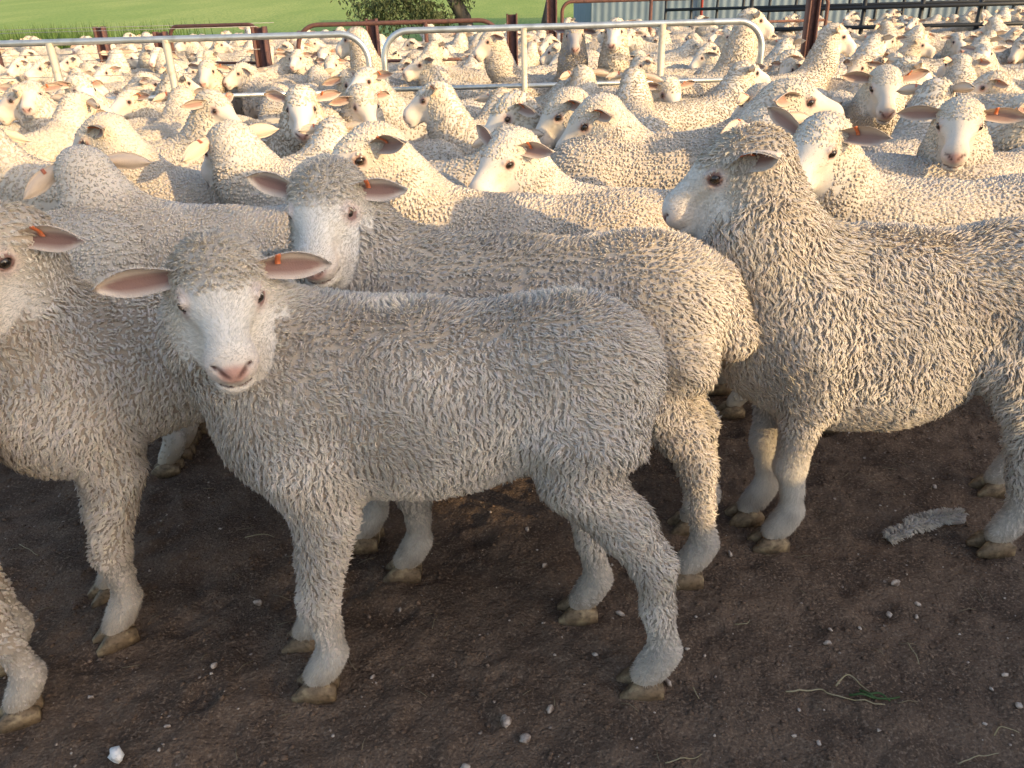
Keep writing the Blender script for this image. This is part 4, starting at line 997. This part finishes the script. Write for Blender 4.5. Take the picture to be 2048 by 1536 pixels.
def free(x, y, r): return all((x - a) ** 2 + (y - b) ** 2 > r * r for a, b in centres)
y = 3.15
while y < 17.5:
    half = 0.62 * y + 0.55; step = 0.54 if y < 8 else 0.70
    x = -half + rng.uniform(0, step)
    while x < half:
        px_, py_ = x + rng.normal() * 0.12, y + rng.normal() * 0.09
        if free(px_, py_, 0.40) and abs(py_ - FENCE_Y) > 0.27 and not (py_ > 14.5 and px_ < -0.35 * py_):
            spots.append((px_, py_)); centres.append((px_, py_))
        x += step
    y += 0.40 if y < 8 else 0.58
spots.sort(key=lambda p: p[1])
print('SPOTS', len(spots))
def heading():
    u = rng.uniform()
    return rng.normal(180, 24) if u < 0.56 else rng.normal(0, 26) if u < 0.82 else rng.normal(-90, 30) if u < 0.91 else rng.normal(90, 30)
def crowd_label(x, y, th, k):
    f = (math.degrees(th) + poses[k][0]) % 360
    face = 'in left profile' if 150 < f < 225 else 'turned left toward the camera' if 225 <= f < 255 else 'facing the camera' if 255 <= f < 290 else 'turned right toward the camera' if 290 <= f < 325 else 'in right profile' if f >= 325 or f < 30 else 'seen from behind'
    u = x / y
    side = 'at the far left' if u < -0.52 else 'left of centre' if u < -0.16 else 'in the middle' if u < 0.16 else 'right of centre' if u < 0.46 else 'at the far right'
    where = 'in front of the gates' if y < FENCE_Y else 'just behind the gates' if y < 7.3 else 'before the brown posts' if y < 9 else 'beyond the brown posts' if y < 11.5 else 'in the farthest row'
    return f'sheep {face} {side}, {where}'
protos = {}
far_mesh = {}
for i, (x, y) in enumerate(spots[:300]):
    k = int(rng.integers(len(poses))); th = math.radians(heading()); sc = rng.uniform(0.90, 1.02); z = float(hill(np.array(x), np.array(y)))
    if y < FENCE_Y:
        if k not in protos:
            o = build_sheep(crowd[k], crowd_label(x, y, th, k), 'sheep in the packed mob before the pipe gates', (x, y, z), th, sc); protos[k] = o
        else:
            src = protos[k]; o = src.copy(); COL.objects.link(o)
            for ch in list(src.children):
                c = ch.copy(); c.parent = o; COL.objects.link(c)
            o.location = (x, y, z); o.rotation_euler = (0, 0, th); o.scale = (sc,) * 3; o['label'] = crowd_label(x, y, th, k)
    else:
        if k not in far_mesh: far_mesh[k] = merged_mesh(pose(100 + k, 3, *poses[k], spacing=0.021), 'sheep_far')
        o = link('sheep', far_mesh[k], None, (x, y, z), th); o.scale = (sc,) * 3
        tag(o, crowd_label(x, y, th, k), 'sheep', 'sheep crowding beyond the pipe gates')

# ------------------------------------------------------------------ litter on the dirt
rng = np.random.default_rng(5)
ICO_V = []; _t = (1 + 5 ** 0.5) / 2
ICO_V = np.array([(-1, _t, 0), (1, _t, 0), (-1, -_t, 0), (1, -_t, 0), (0, -1, _t), (0, 1, _t), (0, -1, -_t), (0, 1, -_t), (_t, 0, -1), (_t, 0, 1), (-_t, 0, -1), (-_t, 0, 1)]) / math.sqrt(1 + _t * _t)
ICO_F = np.array([(0, 11, 5), (0, 5, 1), (0, 1, 7), (0, 7, 10), (0, 10, 11), (1, 5, 9), (5, 11, 4), (11, 10, 2), (10, 7, 6), (7, 1, 8), (3, 9, 4), (3, 4, 2), (3, 2, 6), (3, 6, 8), (3, 8, 9), (4, 9, 5), (2, 4, 11), (6, 2, 10), (8, 6, 7), (9, 8, 1)])
OCT_V = np.array([(1, 0, 0), (-1, 0, 0), (0, 1, 0), (0, -1, 0), (0, 0, 1), (0, 0, -1)], float); OCT_F = np.array([(0, 2, 4), (2, 1, 4), (1, 3, 4), (3, 0, 4), (2, 0, 5), (1, 2, 5), (3, 1, 5), (0, 3, 5)])
def scatter_lumps(n, smin, smax, flat, power, xr=(-1.9, 1.9), yr=(0.62, 2.6), oct_=False):
    BV, BF = (OCT_V, OCT_F) if oct_ else (ICO_V, ICO_F); nb = len(BV)
    P_ = np.c_[rng.uniform(*xr, n), rng.uniform(*yr, n)]
    sz = smin + (smax - smin) * rng.uniform(size=n) ** power
    V = BV[None] * (1 + rng.normal(size=(n, nb, 1)) * 0.25) * sz[:, None, None] * np.array([1, rng.uniform(0.7, 1.1), flat])
    a = rng.uniform(0, 6.28, n); c, q = np.cos(a)[:, None], np.sin(a)[:, None]
    V = np.stack([V[..., 0] * c - V[..., 1] * q, V[..., 0] * q + V[..., 1] * c, V[..., 2]], -1)
    z = soil_height(P_[:, 0], P_[:, 1]) + sz * flat * 0.25
    V += np.c_[P_, z][:, None]
    return V.reshape(-1, 3), (BF[None] + (np.arange(n) * nb)[:, None, None]).reshape(-1, 3)
V, F = scatter_lumps(9500, 0.0014, 0.0080, 0.6, 2.4, oct_=True)
tag(link('soil_crumbs', new_mesh('soil_crumbs', V, F=F, mats=[M_CRUMB], smooth=False)), 'loose dark soil crumbs strewn over the dirt', 'soil', kind='stuff')
M_STONE = mat('pale_stone', (0.50, 0.41, 0.33), 0.9, noise=(70, (0.19, 0.135, 0.10), 0.42, 0.62), bump=(180, 0.6, 0.003))
V, F = scatter_lumps(1900, 0.0009, 0.0040, 0.6, 2.4)
tag(link('gravel', new_mesh('gravel', V, F=F, mats=[M_STONE], smooth=False)), 'fine pale grit scattered over the dirt', 'gravel', kind='stuff')

def stone(name, x, y, size, m, label, group=None, seed=0, flat=0.62):
    r = np.random.default_rng(seed)
    V, F = ICO_V.copy(), ICO_F.copy()
    mids = {}; nf = []; V = list(V)                       # one subdivision, then a lumpy displacement
    def mid(a, b):
        k = (min(a, b), max(a, b))
        if k not in mids: v = (V[a] + V[b]) / 2; V.append(v / np.linalg.norm(v)); mids[k] = len(V) - 1
        return mids[k]
    for a, b, c in F:
        ab, bc, ca = mid(a, b), mid(b, c), mid(c, a); nf += [(a, ab, ca), (b, bc, ab), (c, ca, bc), (ab, bc, ca)]
    V = np.array(V); w = Waves(r, 2.2); V = V * (1 + 0.22 * w(V) + 0.13 * r.normal(size=len(V)))[:, None] * size * 0.62 * np.array([1.0, r.uniform(0.55, 0.85), flat])
    z = float(soil_height(np.array(x), np.array(y)))
    o = link(name, new_mesh('stone', V, F=np.array(nf), mats=[m], smooth=False), None, (x, y, z + size * flat * 0.55), r.uniform(0, 6.28))
    return tag(o, label, 'stone', group)
def pebble_label(x, y, r):
    u = x / (0.9 * y + 0.5)
    size = 'larger pale' if r > 0.010 else 'small pale' if r > 0.0065 else 'tiny pale'
    row = 'at the bottom edge' if y < 0.97 else 'level with the nearest hooves' if y < 1.13 else 'just behind the nearest hooves' if y < 1.32 else 'in the shade further back'
    side = 'far left' if u < -0.35 else 'left of centre' if u < -0.1 else 'in the middle' if u < 0.12 else 'right of centre' if u < 0.3 else 'right' if u < 0.48 else 'far right'
    return f'{size} pebble on the dirt {row}, {side}'
M_WHITE = mat('white_stone', (0.78, 0.76, 0.72), 0.85, noise=(70, (0.30, 0.28, 0.25), 0.58, 0.72), bump=(150, 0.8, 0.004))
stone('stone', -0.700, 0.930, 0.0270, M_WHITE, 'bright white lumpy stone lying at the bottom left corner', None, 1, 0.85)
for k, (x, y, r_) in enumerate([(-0.822, 1.079, 0.01), (-0.603, 1.138, 0.0135), (-0.572, 1.324, 0.0161), (-0.635, 0.947, 0.0083), (-0.642, 0.998, 0.0076), (-0.287, 1.109, 0.0092), (-0.255, 1.292, 0.0091), (-0.028, 0.992, 0.0209), (0.006, 0.956, 0.0176), (0.053, 1.016, 0.0135), (0.15, 1.147, 0.0104), (0.216, 1.263, 0.0145), (0.28, 1.071, 0.014), (0.335, 1.154, 0.0073), (0.617, 1.159, 0.0137), (0.635, 1.192, 0.0086), (0.699, 1.199, 0.0075), (0.783, 1.247, 0.0133), (0.857, 1.275, 0.0112), (0.836, 1.238, 0.0088), (0.83, 1.328, 0.0173), (1.112, 1.709, 0.0125), (0.51, 1.009, 0.0067), (0.48, 0.95, 0.0074), (0.518, 0.934, 0.0082), (0.921, 1.071, 0.01), (0.904, 0.996, 0.0114), (0.881, 1.043, 0.0078), (0.064, 1.417, 0.0121), (0.028, 1.562, 0.013), (0.5, 1.452, 0.0136), (-0.912, 1.035, 0.0068), (-0.098, 0.909, 0.0135)]):
    stone('stone', x, y, r_, M_STONE, pebble_label(x, y, r_), 'pale pebbles on the dirt', 20 + k)

M_STRAW = mat('straw', (0.31, 0.26, 0.155), 0.7, noise=(40, (0.30, 0.24, 0.12), 0.45, 0.7))
M_GREENBLADE = mat('green_blade', (0.06, 0.11, 0.035), 0.6, transl=0.2)
def stem(pts, r, parent, m, name='stem', lift=0.006):
    pts = np.array(pts, float); t = np.linspace(0, 1, len(pts)); tt = np.linspace(0, 1, len(pts) * 3)
    xy = np.c_[np.interp(tt, t, pts[:, 0]), np.interp(tt, t, pts[:, 1])]
    for _ in range(2): xy[1:-1] = 0.25 * xy[:-2] + 0.5 * xy[1:-1] + 0.25 * xy[2:]
    z = soil_height(xy[:, 0], xy[:, 1]) + lift + 0.0015 * np.sin(tt * 5)
    mb = MB(); mb.tube(np.c_[xy, z], np.linspace(r, r * 0.6, len(tt)), 5); return link(name, mb.mesh('straw_stem', [m]), parent)
root = bpy.data.objects.new('straw_sprig', None); COL.objects.link(root); tag(root, 'pale straw stems with a few green blades lying in the dirt at lower right', 'straw')
root.location = (0.0, 0.0, 0.0)
for pts in [[(0.496, 1.044), (0.542, 1.049), (0.571, 1.051), (0.568, 1.037), (0.607, 1.023), (0.664, 1.006)], [(0.594, 1.055), (0.623, 1.081), (0.633, 1.076), (0.65, 1.039)]]:
    stem(pts, 0.0017, root, M_STRAW)
for pts in [[(0.611, 1.034), (0.643, 1.022), (0.673, 1.017)], [(0.633, 1.042), (0.654, 1.016), (0.697, 1.02)], [(0.641, 1.028), (0.666, 1.033), (0.676, 1.013)]]:
    stem(pts, 0.0026, root, M_GREENBLADE, 'blade')
for pts, lab in [([(0.24, 0.889), (0.276, 0.901), (0.31, 0.92)], 'pale straw stem at the bottom edge right of centre'), ([(0.736, 0.887), (0.778, 0.9), (0.815, 0.906)], 'pale straw stem at the bottom right corner'), ([(0.826, 0.939), (0.843, 0.954), (0.87, 0.941)], 'bent pale straw by the right edge, below the hoof'), ([(-0.912, 1.347), (-0.904, 1.36), (-0.898, 1.371)], 'short green blade beside the front hoof of the left-hand sheep'), ([(-1.231, 1.563), (-1.19, 1.537), (-1.162, 1.52)], 'thin straw at the far left between the hooves'), ([(-0.671, 1.561), (-0.623, 1.567), (-0.599, 1.562)], 'thin pale straw in the shade under the nearest lamb'), ([(0.45, 1.225), (0.474, 1.218), (0.482, 1.23)], 'small bent straw right of the hind hoof'), ([(-0.287, 1.672), (-0.247, 1.656), (-0.227, 1.651)], 'thin straw between the legs of the second sheep'), ([(0.775, 1.155), (0.774, 1.121), (0.774, 1.102)], 'short dark straw standing at the lower right'), ([(0.324, 1.056), (0.326, 1.039), (0.329, 1.027)], 'tiny curled straw beside the hind hoof of the nearest lamb')]:
    tag(stem(pts, 0.0012, None, M_STRAW, 'straw'), lab, 'straw')

# short straw bits
N = 260
c = np.c_[rng.uniform(-1.8, 1.8, N), rng.uniform(0.7, 2.4, N)]; a = rng.uniform(0, 6.28, N); l = rng.uniform(0.006, 0.022, N)
mb = MB()
for i in range(N):
    d = np.array([math.cos(a[i]), math.sin(a[i])]) * l[i]; p0 = c[i] - d; p1 = c[i] + d
    mb.tube([(p0[0], p0[1], float(soil_height(p0[0], p0[1])) + 0.003), (c[i][0] + 0.1 * d[1], c[i][1], float(soil_height(c[i][0], c[i][1])) + 0.005), (p1[0], p1[1], float(soil_height(p1[0], p1[1])) + 0.003)], 0.0008, 4)
tag(link('straw_bits', mb.mesh('straw_bits', [mat('dull_straw', (0.20, 0.16, 0.10), 0.8)])), 'tiny bits of dull straw trodden into the dirt', 'straw', kind='stuff')

# a dropped strip of wool
path = np.array([(0.884, 1.483), (0.924, 1.504), (0.986, 1.534), (1.048, 1.56), (1.111, 1.574)]); tt = np.linspace(0, 1, 40); ts_ = np.linspace(0, 1, len(path))
cen = np.c_[np.interp(tt, ts_, path[:, 0]), np.interp(tt, ts_, path[:, 1])]; cen = np.c_[cen, soil_height(cen[:, 0], cen[:, 1]) + 0.014]
rad = 0.008 + 0.008 * np.sin(np.clip(tt * 1.1, 0, 1) * math.pi * 0.62)
root = bpy.data.objects.new('wool_scrap', None); COL.objects.link(root); root.location = (0, 0, 0)
tag(root, 'grey curved strip of dropped wool lying on the dirt under the right-hand sheep', 'wool scrap')
mb = MB(); mb.tube(cen, rad, 10); V = np.vstack(mb.V); link('core', mb.mesh('scrap_core', [mat('dirty_wool', (0.30, 0.28, 0.26), 0.95)]), root)
k = rng.integers(40, size=1700); ang = rng.uniform(0, 6.28, 1700); tan = np.gradient(cen, axis=0); tan /= np.linalg.norm(tan, axis=1)[:, None]
sdv = np.cross(tan, [0, 0, 1.0]); nn = sdv[k] * np.cos(ang)[:, None] + np.array([[0, 0, 1.0]]) * np.sin(ang)[:, None]
pp = cen[k] + tan[k] * rng.uniform(-0.006, 0.006, 1700)[:, None] + nn * rad[k][:, None]
sel = pp[:, 2] > 0.002
Vq, Fq, cq = staples(rng, pp[sel], nn[sel], np.full(sel.sum(), 0.017), dict(DEF, hc=np.array([9., 9, 9]), R=np.eye(3), clump=0.014, droop=0.6), 0.006, 2, 3, 0.36, 2)
link('fleece', new_mesh('scrap_fleece', Vq, F=Fq, mats=[M_WOOL], col=cq * 0.75), root)
